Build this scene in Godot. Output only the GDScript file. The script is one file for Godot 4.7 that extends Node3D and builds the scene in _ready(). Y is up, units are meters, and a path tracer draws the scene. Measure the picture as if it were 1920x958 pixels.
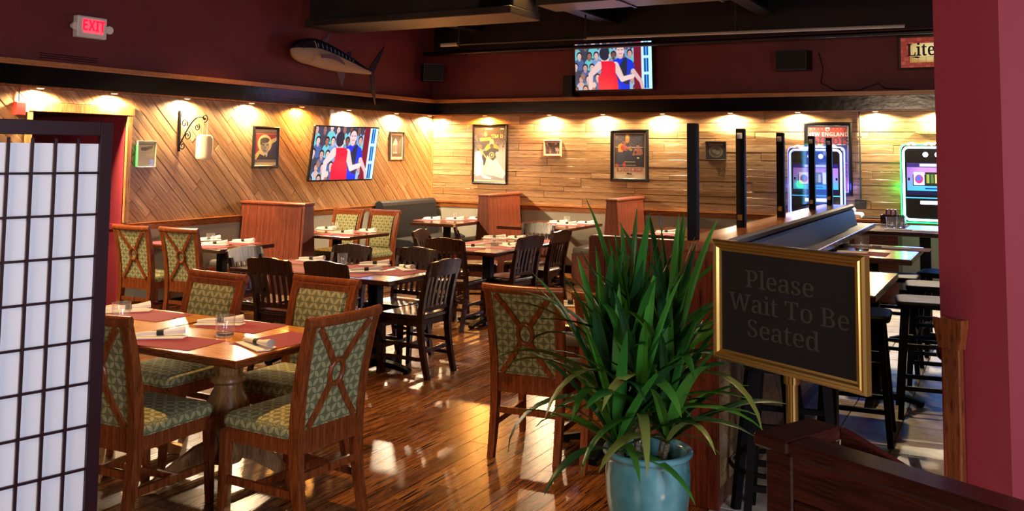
extends Node3D
# A pub dining room seen from its entrance. x runs along the back wall, z from the back wall towards the camera, y up, metres.

const CAM := Vector3(7.948, 1.70, 12.173)
const YAW := 0.493977
const PITCH := 0.076949
const ROLL := 0.010477
const FPX := 1750.084
const CYPX := 150.204
const CEIL := 4.0
const RAIL := 0.937
const SOFFIT := 2.245
const LEDGE := 2.487

var used := {}
var rng := RandomNumberGenerator.new()
var M := {}


func _ready() -> void:
	rng.seed = 20240611
	camera_and_light()
	materials()
	room_shell()
	wall_panelling()
	floors()
	ledges()
	ceiling_things()
	partition()
	booths()
	tables_and_chairs()
	bar_side()
	entrance()
	wall_things()
	plant(Vector3(6.5, 0, 8.2))


# ------------------------------------------------------------------ camera, light
func camera_and_light() -> void:
	var cam := Camera3D.new()
	cam.name = "camera"
	add_child(cam)
	var b := Basis(Vector3.UP, YAW) * Basis(Vector3.RIGHT, PITCH) * Basis(Vector3.BACK, ROLL)
	cam.transform = Transform3D(b, CAM)
	var near := 0.05
	cam.set_frustum(2.0 * near * 479.0 / FPX, Vector2(0, near * (CYPX - 479.0) / FPX), near, 60.0)
	cam.current = true
	var we := WorldEnvironment.new()
	we.name = "environment"
	var env := Environment.new()
	env.background_mode = Environment.BG_COLOR
	env.background_color = Color(0.02, 0.02, 0.025)
	env.tonemap_mode = Environment.TONE_MAPPER_LINEAR
	env.tonemap_exposure = 1.0
	env.sdfgi_enabled = true
	env.ssao_enabled = true
	env.ssil_enabled = true
	we.environment = env
	add_child(we)
	# daylight from the entrance windows behind and to the right of the camera
	light_panel("window_1", Vector3(10.9, 1.7, 11.6), PI / 2, Vector2(2.6, 1.7), Color(0.90, 0.92, 1.0), 24.0)
	# added warm fill behind the camera
	light_panel("added_fill_2", Vector3(5.6, 2.5, 14.4), 0.0, Vector2(1.6, 0.9), Color(1.0, 0.86, 0.72), 10.0)
	# downlights in the dark ceiling
	downlight(Vector3(4.35, 3.72, 8.2), Color(1.0, 0.76, 0.48), 11.0, 36, "black can downlight above the honey topped table")
	downlight(Vector3(3.3, 3.72, 5.6), Color(1.0, 0.74, 0.45), 3.5, 46, "black can downlight above the long dark table")
	downlight(Vector3(3.3, 3.72, 3.2), Color(1.0, 0.74, 0.45), 3.5, 46, "black can downlight above the far double table")
	downlight(Vector3(1.0, 3.72, 4.6), Color(1.0, 0.74, 0.45), 2.5, 46, "black can downlight above the left wall booth")
	downlight(Vector3(7.0, 3.72, 6.8), Color(1.0, 0.84, 0.64), 5.0, 36, "black can downlight above the bar height tables")
	downlight(Vector3(5.4, 3.72, 5.6), Color(1.0, 0.74, 0.45), 2.5, 46, "black can downlight above the aisle by the half wall")


func light_panel(called: String, at: Vector3, turn: float, size: Vector2, col: Color, energy: float) -> void:
	# turn 0: shines towards -z
	var o := Node3D.new()
	o.name = called
	add_child(o)
	o.position = at
	o.rotation.y = turn
	o.set_meta("kind", "structure")
	var st := mb()
	bx(st, Vector3(0, 0, 0.03), Vector3(size.x, size.y, 0.01), 0.0)
	var gm := mat(col, 0.9)
	gm.emission_enabled = true
	gm.emission = col
	gm.emission_energy_multiplier = 0.5
	part("pane", st, gm, o)
	st = mb()
	for s in [-1, 1]:
		bx(st, Vector3(s * (size.x / 2 + 0.03), 0, 0.02), Vector3(0.06, size.y + 0.12, 0.06), 0.004)
		bx(st, Vector3(0, s * (size.y / 2 + 0.03), 0.02), Vector3(size.x, 0.06, 0.06), 0.004)
	part("panel_frame", st, mat(Color(0.2, 0.1, 0.08), 0.5), o)
	var l := AreaLight3D.new()
	l.name = "panel_light"  # serves the entrance window and the added fill panel
	l.area_size = size
	l.light_color = col
	l.light_energy = energy
	l.shadow_enabled = true
	l.area_range = 30.0
	l.position = Vector3(0, 0, -0.03)
	o.add_child(l)


func downlight(at: Vector3, col: Color, energy: float, cone: float, label: String) -> void:
	var o := thing("can_downlight", label, "downlight", at)
	var st := mb()
	lathe(st, [Vector2(0.001, 0.28), Vector2(0.075, 0.28), Vector2(0.075, 0.0), Vector2(0.068, 0.0), Vector2(0.068, 0.06), Vector2(0.001, 0.06)], 20)
	part("housing", st, mat(Color(0.03, 0.03, 0.03), 0.5), o)
	st = mb()
	lathe(st, [Vector2(0.0005, 0.03), Vector2(0.06, 0.03), Vector2(0.06, 0.05), Vector2(0.0005, 0.05)], 20)
	part("lamp_lens", st, glow(col, 6.0), o)
	st = mb()
	tube(st, [Vector3(0, 0.28, 0), Vector3(0, CEIL - at.y, 0)], 0.012, 8)
	part("stem", st, mat(Color(0.03, 0.03, 0.03), 0.5), o)
	var l := SpotLight3D.new()
	l.name = "spot"
	l.light_color = col
	l.light_energy = energy
	l.spot_angle = cone
	l.spot_angle_attenuation = 0.6
	l.spot_range = 12
	l.spot_attenuation = 2
	l.light_size = 0.05
	l.shadow_enabled = true
	l.rotation.x = -PI / 2
	l.position = Vector3(0, 0.0, 0)
	o.add_child(l)


# ------------------------------------------------------------------ naming
func numbered(n: String) -> String:
	var c: int = used.get(n, 0)
	used[n] = c + 1
	return n if c == 0 else "%s_%03d" % [n, c]


func thing(called: String, label: String, category: String, at := Vector3.ZERO, turn := 0.0, group := "") -> Node3D:
	var o := Node3D.new()
	o.name = numbered(called)
	add_child(o)
	o.position = at
	o.rotation.y = turn
	tag(o, label, category, group)
	return o


func tag(o: Node, label: String, category: String, group := "") -> void:
	o.set_meta("label", label)
	o.set_meta("category", category)
	if group:
		o.set_meta("group", group)


func dup(root: Node3D, at: Vector3, turn: float, label: String, group := "") -> Node3D:
	var base: String = root.get_meta("base")
	var r: Node3D = root.duplicate()
	r.name = numbered(base)
	add_child(r)
	r.position = at
	r.rotation.y = turn
	r.set_meta("label", label)
	if group:
		r.set_meta("group", group)
	return r


func part(called: String, st: SurfaceTool, m: Material, parent: Node) -> MeshInstance3D:
	var o := MeshInstance3D.new()
	o.name = called
	o.mesh = st.commit()
	o.material_override = m
	parent.add_child(o, true)
	return o


func struct(called: String) -> Node3D:
	var o := Node3D.new()
	o.name = called
	add_child(o)
	o.set_meta("kind", "structure")
	return o


func label_part(o: Node, label: String) -> Node:
	o.set_meta("label", label)
	return o


# pixel of a world point in the 1920 x 958 frame; z is the depth
func pixel(p: Vector3) -> Vector3:
	var b := Basis(Vector3.UP, YAW) * Basis(Vector3.RIGHT, PITCH) * Basis(Vector3.BACK, ROLL)
	var q := b.transposed() * (p - CAM)
	var d := -q.z
	if d < 0.05:
		return Vector3(-9999, -9999, -1)
	return Vector3(960 + FPX * q.x / d, CYPX - FPX * q.y / d, d)


# ------------------------------------------------------------------ mesh building
func mb() -> SurfaceTool:
	var st := SurfaceTool.new()
	st.begin(Mesh.PRIMITIVE_TRIANGLES)
	return st


func tri(st: SurfaceTool, a: Vector3, b: Vector3, c: Vector3, na: Vector3, nb: Vector3, nc: Vector3, ua := Vector2.ZERO, ub := Vector2.ZERO, uc := Vector2.ZERO) -> void:
	var g := (b - a).cross(c - a)
	if g.length_squared() < 1e-16:
		return
	if g.dot(na + nb + nc) > 0.0:
		var t := b
		b = c
		c = t
		var tn := nb
		nb = nc
		nc = tn
		var tu := ub
		ub = uc
		uc = tu
	st.set_normal(na)
	st.set_uv(ua)
	st.add_vertex(a)
	st.set_normal(nb)
	st.set_uv(ub)
	st.add_vertex(b)
	st.set_normal(nc)
	st.set_uv(uc)
	st.add_vertex(c)


# flat polygon whose normal points to the side of «out»
func face(st: SurfaceTool, pts: Array, out: Vector3, uvs := []) -> void:
	var n := Vector3.ZERO
	for i in range(1, pts.size() - 1):
		n += (pts[i] - pts[0]).cross(pts[i + 1] - pts[0])
	if n.length_squared() < 1e-18:
		return
	n = n.normalized()
	if n.dot(out) < 0:
		n = -n
	for i in range(1, pts.size() - 1):
		if uvs.size() == pts.size():
			tri(st, pts[0], pts[i], pts[i + 1], n, n, n, uvs[0], uvs[i], uvs[i + 1])
		else:
			tri(st, pts[0], pts[i], pts[i + 1], n, n, n)


# box with chamfered edges
func bx(st: SurfaceTool, c: Vector3, s: Vector3, bev := 0.003, bas := Basis.IDENTITY) -> void:
	var h := s * 0.5
	bev = minf(bev, minf(h.x, minf(h.y, h.z)) * 0.9)
	for ax in 3:
		var u := (ax + 1) % 3
		var v := (ax + 2) % 3
		for sg in [-1.0, 1.0]:
			var q := []
			for k in [[-1, -1], [1, -1], [1, 1], [-1, 1]]:
				var p := Vector3.ZERO
				p[ax] = sg * h[ax]
				p[u] = k[0] * (h[u] - bev)
				p[v] = k[1] * (h[v] - bev)
				q.append(c + bas * p)
			var n := Vector3.ZERO
			n[ax] = sg
			face(st, q, bas * n)
	if bev <= 0.0:
		return
	for ax in 3:
		var u := (ax + 1) % 3
		var v := (ax + 2) % 3
		for su in [-1.0, 1.0]:
			for sv in [-1.0, 1.0]:
				var q := []
				for k in [[-1, 0], [1, 0], [1, 1], [-1, 1]]:
					var p := Vector3.ZERO
					p[ax] = k[0] * (h[ax] - bev)
					p[u] = su * (h[u] - (bev if k[1] == 1 else 0.0))
					p[v] = sv * (h[v] - (0.0 if k[1] == 1 else bev))
					q.append(c + bas * p)
				var n := Vector3.ZERO
				n[u] = su
				n[v] = sv
				face(st, q, bas * n)
	for sx in [-1.0, 1.0]:
		for sy in [-1.0, 1.0]:
			for sz in [-1.0, 1.0]:
				var d := Vector3(sx, sy, sz)
				var q := []
				for ax in 3:
					var p := d * (h - Vector3.ONE * bev)
					p[ax] = d[ax] * h[ax]
					q.append(c + bas * p)
				face(st, q, bas * d)


# loft through rectangular sections: each [centre, half u, half v]
func loft(st: SurfaceTool, secs: Array) -> void:
	for i in range(secs.size() - 1):
		var a: Array = secs[i]
		var b: Array = secs[i + 1]
		for k in 4:
			var s0: Vector2 = [Vector2(-1, -1), Vector2(1, -1), Vector2(1, 1), Vector2(-1, 1)][k]
			var s1: Vector2 = [Vector2(1, -1), Vector2(1, 1), Vector2(-1, 1), Vector2(-1, -1)][k]
			var q := [a[0] + a[1] * s0.x + a[2] * s0.y, a[0] + a[1] * s1.x + a[2] * s1.y, b[0] + b[1] * s1.x + b[2] * s1.y, b[0] + b[1] * s0.x + b[2] * s0.y]
			var mid: Vector3 = (q[0] + q[1] + q[2] + q[3]) * 0.25
			face(st, q, mid - (a[0] + b[0]) * 0.5)
	for e in [0, secs.size() - 1]:
		var a: Array = secs[e]
		var o: Array = secs[1 if e == 0 else secs.size() - 2]
		face(st, [a[0] - a[1] - a[2], a[0] + a[1] - a[2], a[0] + a[1] + a[2], a[0] - a[1] + a[2]], a[0] - o[0])


# bar of rectangular section along a path; u is the direction of its width
func bar(st: SurfaceTool, pts: Array, w: float, t: float, u: Vector3, w2 := -1.0, t2 := -1.0) -> void:
	var secs := []
	for i in pts.size():
		var d: Vector3 = (pts[mini(i + 1, pts.size() - 1)] - pts[maxi(i - 1, 0)]).normalized()
		var uu := (u - d * u.dot(d)).normalized()
		var vv := d.cross(uu).normalized()
		var f := float(i) / (pts.size() - 1)
		var ww := w if w2 < 0 else lerpf(w, w2, f)
		var tt := t if t2 < 0 else lerpf(t, t2, f)
		secs.append([pts[i], uu * ww * 0.5, vv * tt * 0.5])
	loft(st, secs)


# round tube, radius a number or an array
func tube(st: SurfaceTool, pts: Array, r, seg := 8, caps := true, squash := 1.0, up := Vector3.ZERO) -> void:
	var rings := []
	var side := Vector3.ZERO
	for i in pts.size():
		var d: Vector3 = (pts[mini(i + 1, pts.size() - 1)] - pts[maxi(i - 1, 0)]).normalized()
		if up != Vector3.ZERO:
			side = up
		elif side == Vector3.ZERO:
			side = Vector3.UP if absf(d.y) < 0.9 else Vector3.RIGHT
		side = (side - d * side.dot(d)).normalized()
		var w := d.cross(side)
		var rad: float = r[i] if r is Array else r
		var ring := []
		for k in seg + 1:
			var a := TAU * k / seg
			var n := side * cos(a) * squash + w * sin(a)
			var nn := (side * cos(a) / squash + w * sin(a)).normalized()
			ring.append([pts[i] + n * rad, nn])
		rings.append(ring)
	for i in range(rings.size() - 1):
		for k in seg:
			var a: Array = rings[i][k]
			var b: Array = rings[i][k + 1]
			var c: Array = rings[i + 1][k + 1]
			var d: Array = rings[i + 1][k]
			tri(st, a[0], b[0], c[0], a[1], b[1], c[1])
			tri(st, a[0], c[0], d[0], a[1], c[1], d[1])
	if caps:
		for e in [0, rings.size() - 1]:
			var n: Vector3 = (pts[e] - pts[1 if e == 0 else e - 1]).normalized()
			for k in seg:
				tri(st, pts[e], rings[e][k][0], rings[e][k + 1][0], n, n, n)


# turned shape: profile of (radius, height) going round the outside
func lathe(st: SurfaceTool, prof: Array, seg := 24, at := Vector3.ZERO, sharp := 0.6) -> void:
	var n := prof.size()
	for i in range(n - 1):
		var p: Vector2 = prof[i]
		var q: Vector2 = prof[i + 1]
		var t := (q - p).normalized()
		var nrm := Vector2(t.y, -t.x)
		var n0 := nrm
		var n1 := nrm
		if i > 0:
			var tp: Vector2 = (p - prof[i - 1]).normalized()
			if tp.dot(t) > sharp:
				n0 = (nrm + Vector2(tp.y, -tp.x)).normalized()
		if i < n - 2:
			var tn: Vector2 = (prof[i + 2] - q).normalized()
			if tn.dot(t) > sharp:
				n1 = (nrm + Vector2(tn.y, -tn.x)).normalized()
		for k in seg:
			var a0 := TAU * k / seg
			var a1 := TAU * (k + 1) / seg
			var d0 := Vector3(cos(a0), 0, sin(a0))
			var d1 := Vector3(cos(a1), 0, sin(a1))
			var A := at + d0 * p.x + Vector3.UP * p.y
			var B := at + d1 * p.x + Vector3.UP * p.y
			var C := at + d1 * q.x + Vector3.UP * q.y
			var D := at + d0 * q.x + Vector3.UP * q.y
			var nA := d0 * n0.x + Vector3.UP * n0.y
			var nB := d1 * n0.x + Vector3.UP * n0.y
			var nC := d1 * n1.x + Vector3.UP * n1.y
			var nD := d0 * n1.x + Vector3.UP * n1.y
			tri(st, A, B, C, nA, nB, nC)
			tri(st, A, C, D, nA, nC, nD)


# polygon in the plane (x, y) extruded along z from z0 to z1, then placed by xf
func prism(st: SurfaceTool, poly: PackedVector2Array, z0: float, z1: float, xf := Transform3D.IDENTITY, cham := 0.0) -> void:
	var ids := Geometry2D.triangulate_polygon(poly)
	var top := poly
	var zt := z1
	if cham > 0.0:
		var off := Geometry2D.offset_polygon(poly, -cham)
		if off.size() == 1 and off[0].size() == poly.size():
			var best := 0
			var bd := 1e9
			for k in off[0].size():
				var d: float = off[0][k].distance_to(poly[0])
				if d < bd:
					bd = d
					best = k
			top = PackedVector2Array()
			for k in poly.size():
				top.append(off[0][(best + k) % poly.size()])
			if top[1].distance_to(poly[1]) > cham * 6:
				top = poly
		if top != poly:
			zt = z1 - cham
	var up := xf.basis * Vector3.BACK
	for i in range(0, ids.size(), 3):
		face(st, [xf * Vector3(top[ids[i]].x, top[ids[i]].y, z1), xf * Vector3(top[ids[i + 1]].x, top[ids[i + 1]].y, z1), xf * Vector3(top[ids[i + 2]].x, top[ids[i + 2]].y, z1)], up)
		face(st, [xf * Vector3(poly[ids[i]].x, poly[ids[i]].y, z0), xf * Vector3(poly[ids[i + 1]].x, poly[ids[i + 1]].y, z0), xf * Vector3(poly[ids[i + 2]].x, poly[ids[i + 2]].y, z0)], -up)
	var cw := Geometry2D.is_polygon_clockwise(poly)
	for i in poly.size():
		var j := (i + 1) % poly.size()
		var e := poly[j] - poly[i]
		var o2 := Vector2(e.y, -e.x) * (-1.0 if cw else 1.0)
		var out := xf.basis * Vector3(o2.x, o2.y, 0)
		face(st, [xf * Vector3(poly[i].x, poly[i].y, z0), xf * Vector3(poly[j].x, poly[j].y, z0), xf * Vector3(poly[j].x, poly[j].y, zt), xf * Vector3(poly[i].x, poly[i].y, zt)], out)
		if zt < z1:
			face(st, [xf * Vector3(poly[i].x, poly[i].y, zt), xf * Vector3(poly[j].x, poly[j].y, zt), xf * Vector3(top[j].x, top[j].y, z1), xf * Vector3(top[i].x, top[i].y, z1)], out + up * o2.length())


func rect2(x0: float, y0: float, x1: float, y1: float) -> PackedVector2Array:
	return PackedVector2Array([Vector2(x0, y0), Vector2(x1, y0), Vector2(x1, y1), Vector2(x0, y1)])


func round_rect(w: float, h: float, r: float, n := 5) -> PackedVector2Array:
	var p := PackedVector2Array()
	for q in 4:
		var c: Vector2 = [Vector2(w / 2 - r, h / 2 - r), Vector2(-w / 2 + r, h / 2 - r), Vector2(-w / 2 + r, -h / 2 + r), Vector2(w / 2 - r, -h / 2 + r)][q]
		for k in n + 1:
			var a := PI / 2 * (q + float(k) / n)
			p.append(c + Vector2(cos(a), sin(a)) * r)
	return p


# domed cushion of a rounded-rectangle plan, base at y0
func cushion(st: SurfaceTool, w: float, d: float, r: float, y0: float, h: float, dome: float, at := Vector3.ZERO, bas := Basis.IDENTITY, taper := 0.0) -> void:
	var rings := []
	for lv in [[0.0, -0.006], [0.25, 0.0], [0.6, 0.0], [0.82, -0.006], [0.95, -0.018], [1.0, -0.035], [1.0, -0.08], [1.0, -0.13]]:
		var out: PackedVector2Array = round_rect(w + lv[1] * 2, d + lv[1] * 2, maxf(r + lv[1] * 0.5, 0.01))
		var ring := []
		for p in out:
			var e := 1.0 - pow(maxf(absf(p.x) / (w / 2), absf(p.y) / (d / 2)), 2.0)
			var k := 1.0 - taper * (p.y / d + 0.5)
			ring.append(at + bas * Vector3(p.x * k, y0 + h * lv[0] + (dome * e if lv[0] >= 0.95 else 0.0), p.y))
		rings.append(ring)
	var n: int = rings[0].size()
	var cen := at + bas * Vector3(0, y0 + h * 0.3, 0)
	var nr := []
	for i in rings.size():
		var row := []
		for k in n:
			var a: Vector3 = rings[mini(i + 1, rings.size() - 1)][k] - rings[maxi(i - 1, 0)][k]
			var b: Vector3 = rings[i][(k + 1) % n] - rings[i][(k + n - 1) % n]
			var g := a.cross(b).normalized()
			if g.dot(rings[i][k] - cen) < 0:
				g = -g
			row.append(g)
		nr.append(row)
	for i in range(rings.size() - 1):
		for k in n:
			var k2 := (k + 1) % n
			tri(st, rings[i][k], rings[i][k2], rings[i + 1][k2], nr[i][k], nr[i][k2], nr[i + 1][k2])
			tri(st, rings[i][k], rings[i + 1][k2], rings[i + 1][k], nr[i][k], nr[i + 1][k2], nr[i + 1][k])
	var top := at + bas * Vector3(0, y0 + h + dome, 0)
	var bot := at + bas * Vector3(0, y0, 0)
	var upv := bas * Vector3.UP
	for k in n:
		var k2 := (k + 1) % n
		tri(st, top, rings[-1][k], rings[-1][k2], upv, nr[-1][k].lerp(upv, 0.7).normalized(), nr[-1][k2].lerp(upv, 0.7).normalized())
		tri(st, bot, rings[0][k], rings[0][k2], -upv, -upv, -upv)


# flat print: a thin sheet facing +z of xf with uv 0..1
func sheet(st: SurfaceTool, w: float, h: float, xf: Transform3D) -> void:
	face(st, [xf * Vector3(-w / 2, -h / 2, 0), xf * Vector3(w / 2, -h / 2, 0), xf * Vector3(w / 2, h / 2, 0), xf * Vector3(-w / 2, h / 2, 0)], xf.basis * Vector3.BACK, [Vector2(0, 1), Vector2(1, 1), Vector2(1, 0), Vector2(0, 0)])


func words(called: String, text: String, height: float, depth: float, m: Material, parent: Node, xf: Transform3D, font := "Droid Serif", squeeze := 1.0, bold := false) -> MeshInstance3D:
	var t := TextMesh.new()
	var f := SystemFont.new()
	f.font_names = PackedStringArray([font])
	if bold:
		f.font_weight = 700
	t.font = f
	t.text = text
	t.font_size = 64
	t.pixel_size = height / 46.0
	t.depth = depth
	t.curve_step = 1.0
	var o := MeshInstance3D.new()
	o.name = called
	o.mesh = t
	o.material_override = m
	parent.add_child(o, true)
	o.transform = xf * Transform3D(Basis.from_scale(Vector3(squeeze, 1, 1)), Vector3.ZERO)
	return o


# ------------------------------------------------------------------ materials
func mat(c: Color, rough := 0.6, metal := 0.0) -> StandardMaterial3D:
	var m := StandardMaterial3D.new()
	m.albedo_color = c
	m.roughness = rough
	m.metallic = metal
	return m


func c8(r: int, g: int, b: int, a := 255) -> Color:
	return Color8(r, g, b, a)


func glow(c: Color, e: float) -> StandardMaterial3D:
	var m := mat(c, 0.6)
	m.emission_enabled = true
	m.emission = c
	m.emission_energy_multiplier = e
	return m


func tri_map(m: StandardMaterial3D, tex: Texture2D, scale: Vector3, off := Vector3.ZERO) -> StandardMaterial3D:
	m.albedo_texture = tex
	m.uv1_triplanar = true
	m.uv1_scale = scale
	m.uv1_offset = off
	m.uv1_triplanar_sharpness = 4.0
	return m


func tex(im: Image) -> ImageTexture:
	return ImageTexture.create_from_image(im)


# wood grain running along u (or v): mirrored so that it tiles
func grain(size: int, sd: int, along_v: bool, strength: float, streak: float, pores: float, warm := 0.15) -> ImageTexture:
	var n1 := FastNoiseLite.new()
	n1.seed = sd
	n1.frequency = 0.01
	n1.fractal_octaves = 3
	var n2 := FastNoiseLite.new()
	n2.seed = sd + 7
	n2.frequency = 0.02
	n2.fractal_octaves = 4
	var im := Image.create(size, size, false, Image.FORMAT_RGB8)
	for y in size:
		var fy := absf(1.0 - 2.0 * y / size) * size / 2
		for x in size:
			var fx := absf(1.0 - 2.0 * x / size) * size / 2
			var warp := n1.get_noise_2d(fx * 0.8, fy * 1.2) * 34.0
			var ring := sin((fy + warp) * 0.36 + n1.get_noise_2d(fx * 0.25 + 300, fy * 0.5) * 5.0)
			var fine := n2.get_noise_2d(fx * 0.9, fy * 26.0)
			var pore := n2.get_noise_2d(fx * 2.6 + 900, fy * 44.0)
			var big := n1.get_noise_2d(fx * 0.7 + 50, fy * 3.0)
			var v := 0.84 + strength * (0.07 * ring + 0.16 * fine + 0.20 * big)
			if pore > 0.34:
				v -= pores * (pore - 0.34)
			var dark := n1.get_noise_2d(fx * 0.9 + 700, fy * 7.0 + 90)
			if dark > 0.18:
				v -= streak * (dark - 0.18)
			v = clampf(v, 0.06, 1.0)
			var c := Color(v, v * (1.0 - warm * (1.0 - v)), v * (1.0 - 2.0 * warm * (1.0 - v)))
			if along_v:
				im.set_pixel(y, x, c)
			else:
				im.set_pixel(x, y, c)
	return tex(im)


func mottle(size: int, sd: int, f: float, lo: Color, hi: Color) -> ImageTexture:
	var n := FastNoiseLite.new()
	n.seed = sd
	n.frequency = f
	n.fractal_octaves = 4
	var im := Image.create(size, size, false, Image.FORMAT_RGB8)
	for y in size:
		var fy := absf(1.0 - 2.0 * y / size) * size / 2
		for x in size:
			var fx := absf(1.0 - 2.0 * x / size) * size / 2
			im.set_pixel(x, y, lo.lerp(hi, clampf(0.5 + 0.9 * n.get_noise_2d(fx, fy), 0, 1)))
	return tex(im)


# woven petals: light lens shapes along a diagonal lattice with a small star between
func petal_fabric() -> ImageTexture:
	var s := 256
	var im := Image.create(s, s, false, Image.FORMAT_RGB8)
	var light := c8(168, 166, 116)
	var dark := c8(122, 122, 80)
	var ink := c8(80, 82, 58)
	for y in s:
		for x in s:
			# lattice turned by 45 degrees; two cells to the tile
			var p := Vector2(x, y) / s * 2.0
			var q := Vector2(p.x + p.y, p.x - p.y) * 0.5 * 2.0
			var f := Vector2(fposmod(q.x, 1.0), fposmod(q.y, 1.0))
			var c := dark
			var petal := false
			var edge := false
			for k in 2:
				var t := f.x if k == 0 else f.y
				var d := f.y if k == 0 else f.x
				d = minf(d, 1.0 - d)
				var w := 0.235 * (1.0 - pow(2.0 * t - 1.0, 2.0))
				if d < w - 0.03:
					petal = true
				elif d < w + 0.012:
					edge = true
			var e := Vector2(absf(f.x - 0.5), absf(f.y - 0.5))
			if petal:
				c = light
			elif edge:
				c = ink
			elif e.x + e.y < 0.07 or (absf(e.x - e.y) < 0.035 and e.x + e.y < 0.4 and int((e.x + e.y) * 26) % 2 == 0):
				c = ink
			var nz := 0.93 + 0.07 * (float((x * 7 + y * 13) % 5) / 4.0) - 0.05 * float((x + y) % 2)
			im.set_pixel(x, y, c * nz)
	return tex(im)


func materials() -> void:
	var gu := grain(512, 11, false, 1.0, 0.35, 0.5)
	var gv := grain(512, 23, true, 1.0, 0.5, 0.7)
	var gf := grain(512, 41, true, 0.9, 2.3, 0.5, 0.2)
	var go := grain(512, 71, false, 0.62, 0.3, 0.3, 0.10)
	M.gu = gu
	M.gv = gv
	# wall oak: planks, five tones
	M.oak = []
	for k in 6:
		var tone: Color = [c8(196, 158, 114), c8(186, 147, 102), c8(204, 167, 124), c8(180, 141, 97), c8(190, 151, 107), c8(172, 132, 88)][k]
		M.oak.append(tri_map(mat(tone, 0.30), go, Vector3(0.4, 1.1, 1.1), Vector3(0.13 * k + 0.5, 0.15 * k + 0.1, 0.11 * k + 0.3)))
	M.floorwood = []
	for k in 7:
		var tone: Color = [c8(142, 94, 50), c8(130, 84, 44), c8(152, 102, 54), c8(118, 74, 38), c8(138, 88, 45), c8(110, 68, 36), c8(146, 97, 52)][k]
		var fm := tri_map(mat(tone, 0.26), gf, Vector3(2.2, 2.2, 0.5), Vector3(0.13 * k + 0.2, 0.3, 0.19 * k + 0.1))
		fm.metallic_specular = 0.4
		M.floorwood.append(fm)
	M.cherry = tri_map(mat(c8(150, 80, 40), 0.28), gv, Vector3(3.0, 1.2, 3.0))
	M.cherry_dark = tri_map(mat(c8(112, 52, 26), 0.3), gv, Vector3(3.0, 1.2, 3.0))
	M.booth = tri_map(mat(c8(128, 62, 40), 0.36), gv, Vector3(2.6, 0.6, 2.6))
	M.walnut = tri_map(mat(c8(58, 32, 22), 0.2), gv, Vector3(3.0, 1.2, 3.0))
	M.black_wood = mat(c8(14, 12, 13), 0.55)
	M.black_wood.metallic_specular = 0.2
	M.honey = tri_map(mat(c8(236, 164, 78), 0.16), go, Vector3(1.0, 2.0, 2.6))
	M.honey_dark = tri_map(mat(c8(120, 62, 28), 0.25), gu, Vector3(1.0, 2.0, 2.6))
	M.table_dark = tri_map(mat(c8(104, 58, 34), 0.14), gu, Vector3(1.0, 2.0, 2.6))
	M.table_edge = tri_map(mat(c8(70, 32, 20), 0.2), gu, Vector3(1.0, 2.0, 2.6))
	M.pale_wood = tri_map(mat(c8(196, 150, 96), 0.3), gv, Vector3(3.0, 1.2, 3.0))
	M.trim = tri_map(mat(c8(176, 112, 62), 0.22), gu, Vector3(0.6, 3.0, 3.0))
	M.trim_v = tri_map(mat(c8(206, 152, 86), 0.3), gv, Vector3(3.0, 0.6, 3.0))
	M.ledge = tri_map(mat(c8(216, 150, 92), 0.3), go, Vector3(0.5, 3.0, 3.0))
	M.cap_wood = tri_map(mat(c8(164, 96, 58), 0.26), gv, Vector3(3.0, 0.6, 0.6))
	M.mahogany = tri_map(mat(c8(66, 30, 24), 0.24), gu, Vector3(0.8, 2.0, 2.0))
	M.endpanel = tri_map(mat(c8(136, 54, 24), 0.34), gv, Vector3(2.6, 0.7, 2.6))
	M.fabric = tri_map(mat(Color.WHITE, 0.9), petal_fabric(), Vector3.ONE * 7.0)
	M.vinyl = tri_map(mat(c8(38, 40, 46), 0.6), mottle(128, 5, 0.05, Color(0.9, 0.9, 0.9), Color.WHITE), Vector3.ONE * 2.0)
	M.vinyl.metallic_specular = 0.25
	M.grey_seat = mat(c8(104, 98, 92), 0.5)
	M.iron = mat(c8(11, 11, 12), 0.5)
	M.iron.metallic_specular = 0.25
	M.maroon = tri_map(mat(c8(116, 46, 46), 0.6), mottle(128, 8, 0.03, Color(0.92, 0.92, 0.92), Color.WHITE), Vector3.ONE * 0.5)
	M.maroon_col = tri_map(mat(c8(150, 46, 58), 0.6), mottle(256, 9, 0.2, Color(0.95, 0.95, 0.95), Color.WHITE), Vector3.ONE * 2.0)
	M.beige = tri_map(mat(c8(166, 166, 152), 0.7), mottle(128, 12, 0.03, Color(0.94, 0.94, 0.94), Color.WHITE), Vector3.ONE * 0.5)
	M.ceil = mat(c8(20, 20, 20), 0.8)
	M.duct = tri_map(mat(c8(52, 50, 46), 0.45, 0.2), mottle(128, 15, 0.02, Color(0.7, 0.7, 0.7), Color.WHITE), Vector3.ONE * 0.6)
	M.steel = mat(c8(40, 38, 36), 0.5, 0.2)
	M.white_pipe = mat(c8(190, 180, 160), 0.4)
	M.gloss_black = mat(c8(8, 8, 9), 0.16)
	M.gloss_black.normal_enabled = true
	M.gloss_black.normal_texture = lumpy()
	M.gloss_black.normal_scale = 0.03
	M.gloss_black.uv1_triplanar = true
	M.gloss_black.uv1_scale = Vector3.ONE * 0.9
	M.laminate = mat(c8(96, 96, 108), 0.5)
	M.laminate.metallic_specular = 0.3
	M.mat_paper = tri_map(mat(c8(146, 44, 60), 0.85), mottle(128, 31, 0.2, Color(0.93, 0.93, 0.93), Color.WHITE), Vector3.ONE * 4.0)
	M.linen = mat(c8(238, 234, 226), 0.9)
	M.band = mat(c8(22, 34, 30), 0.7)
	M.tile = []
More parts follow.
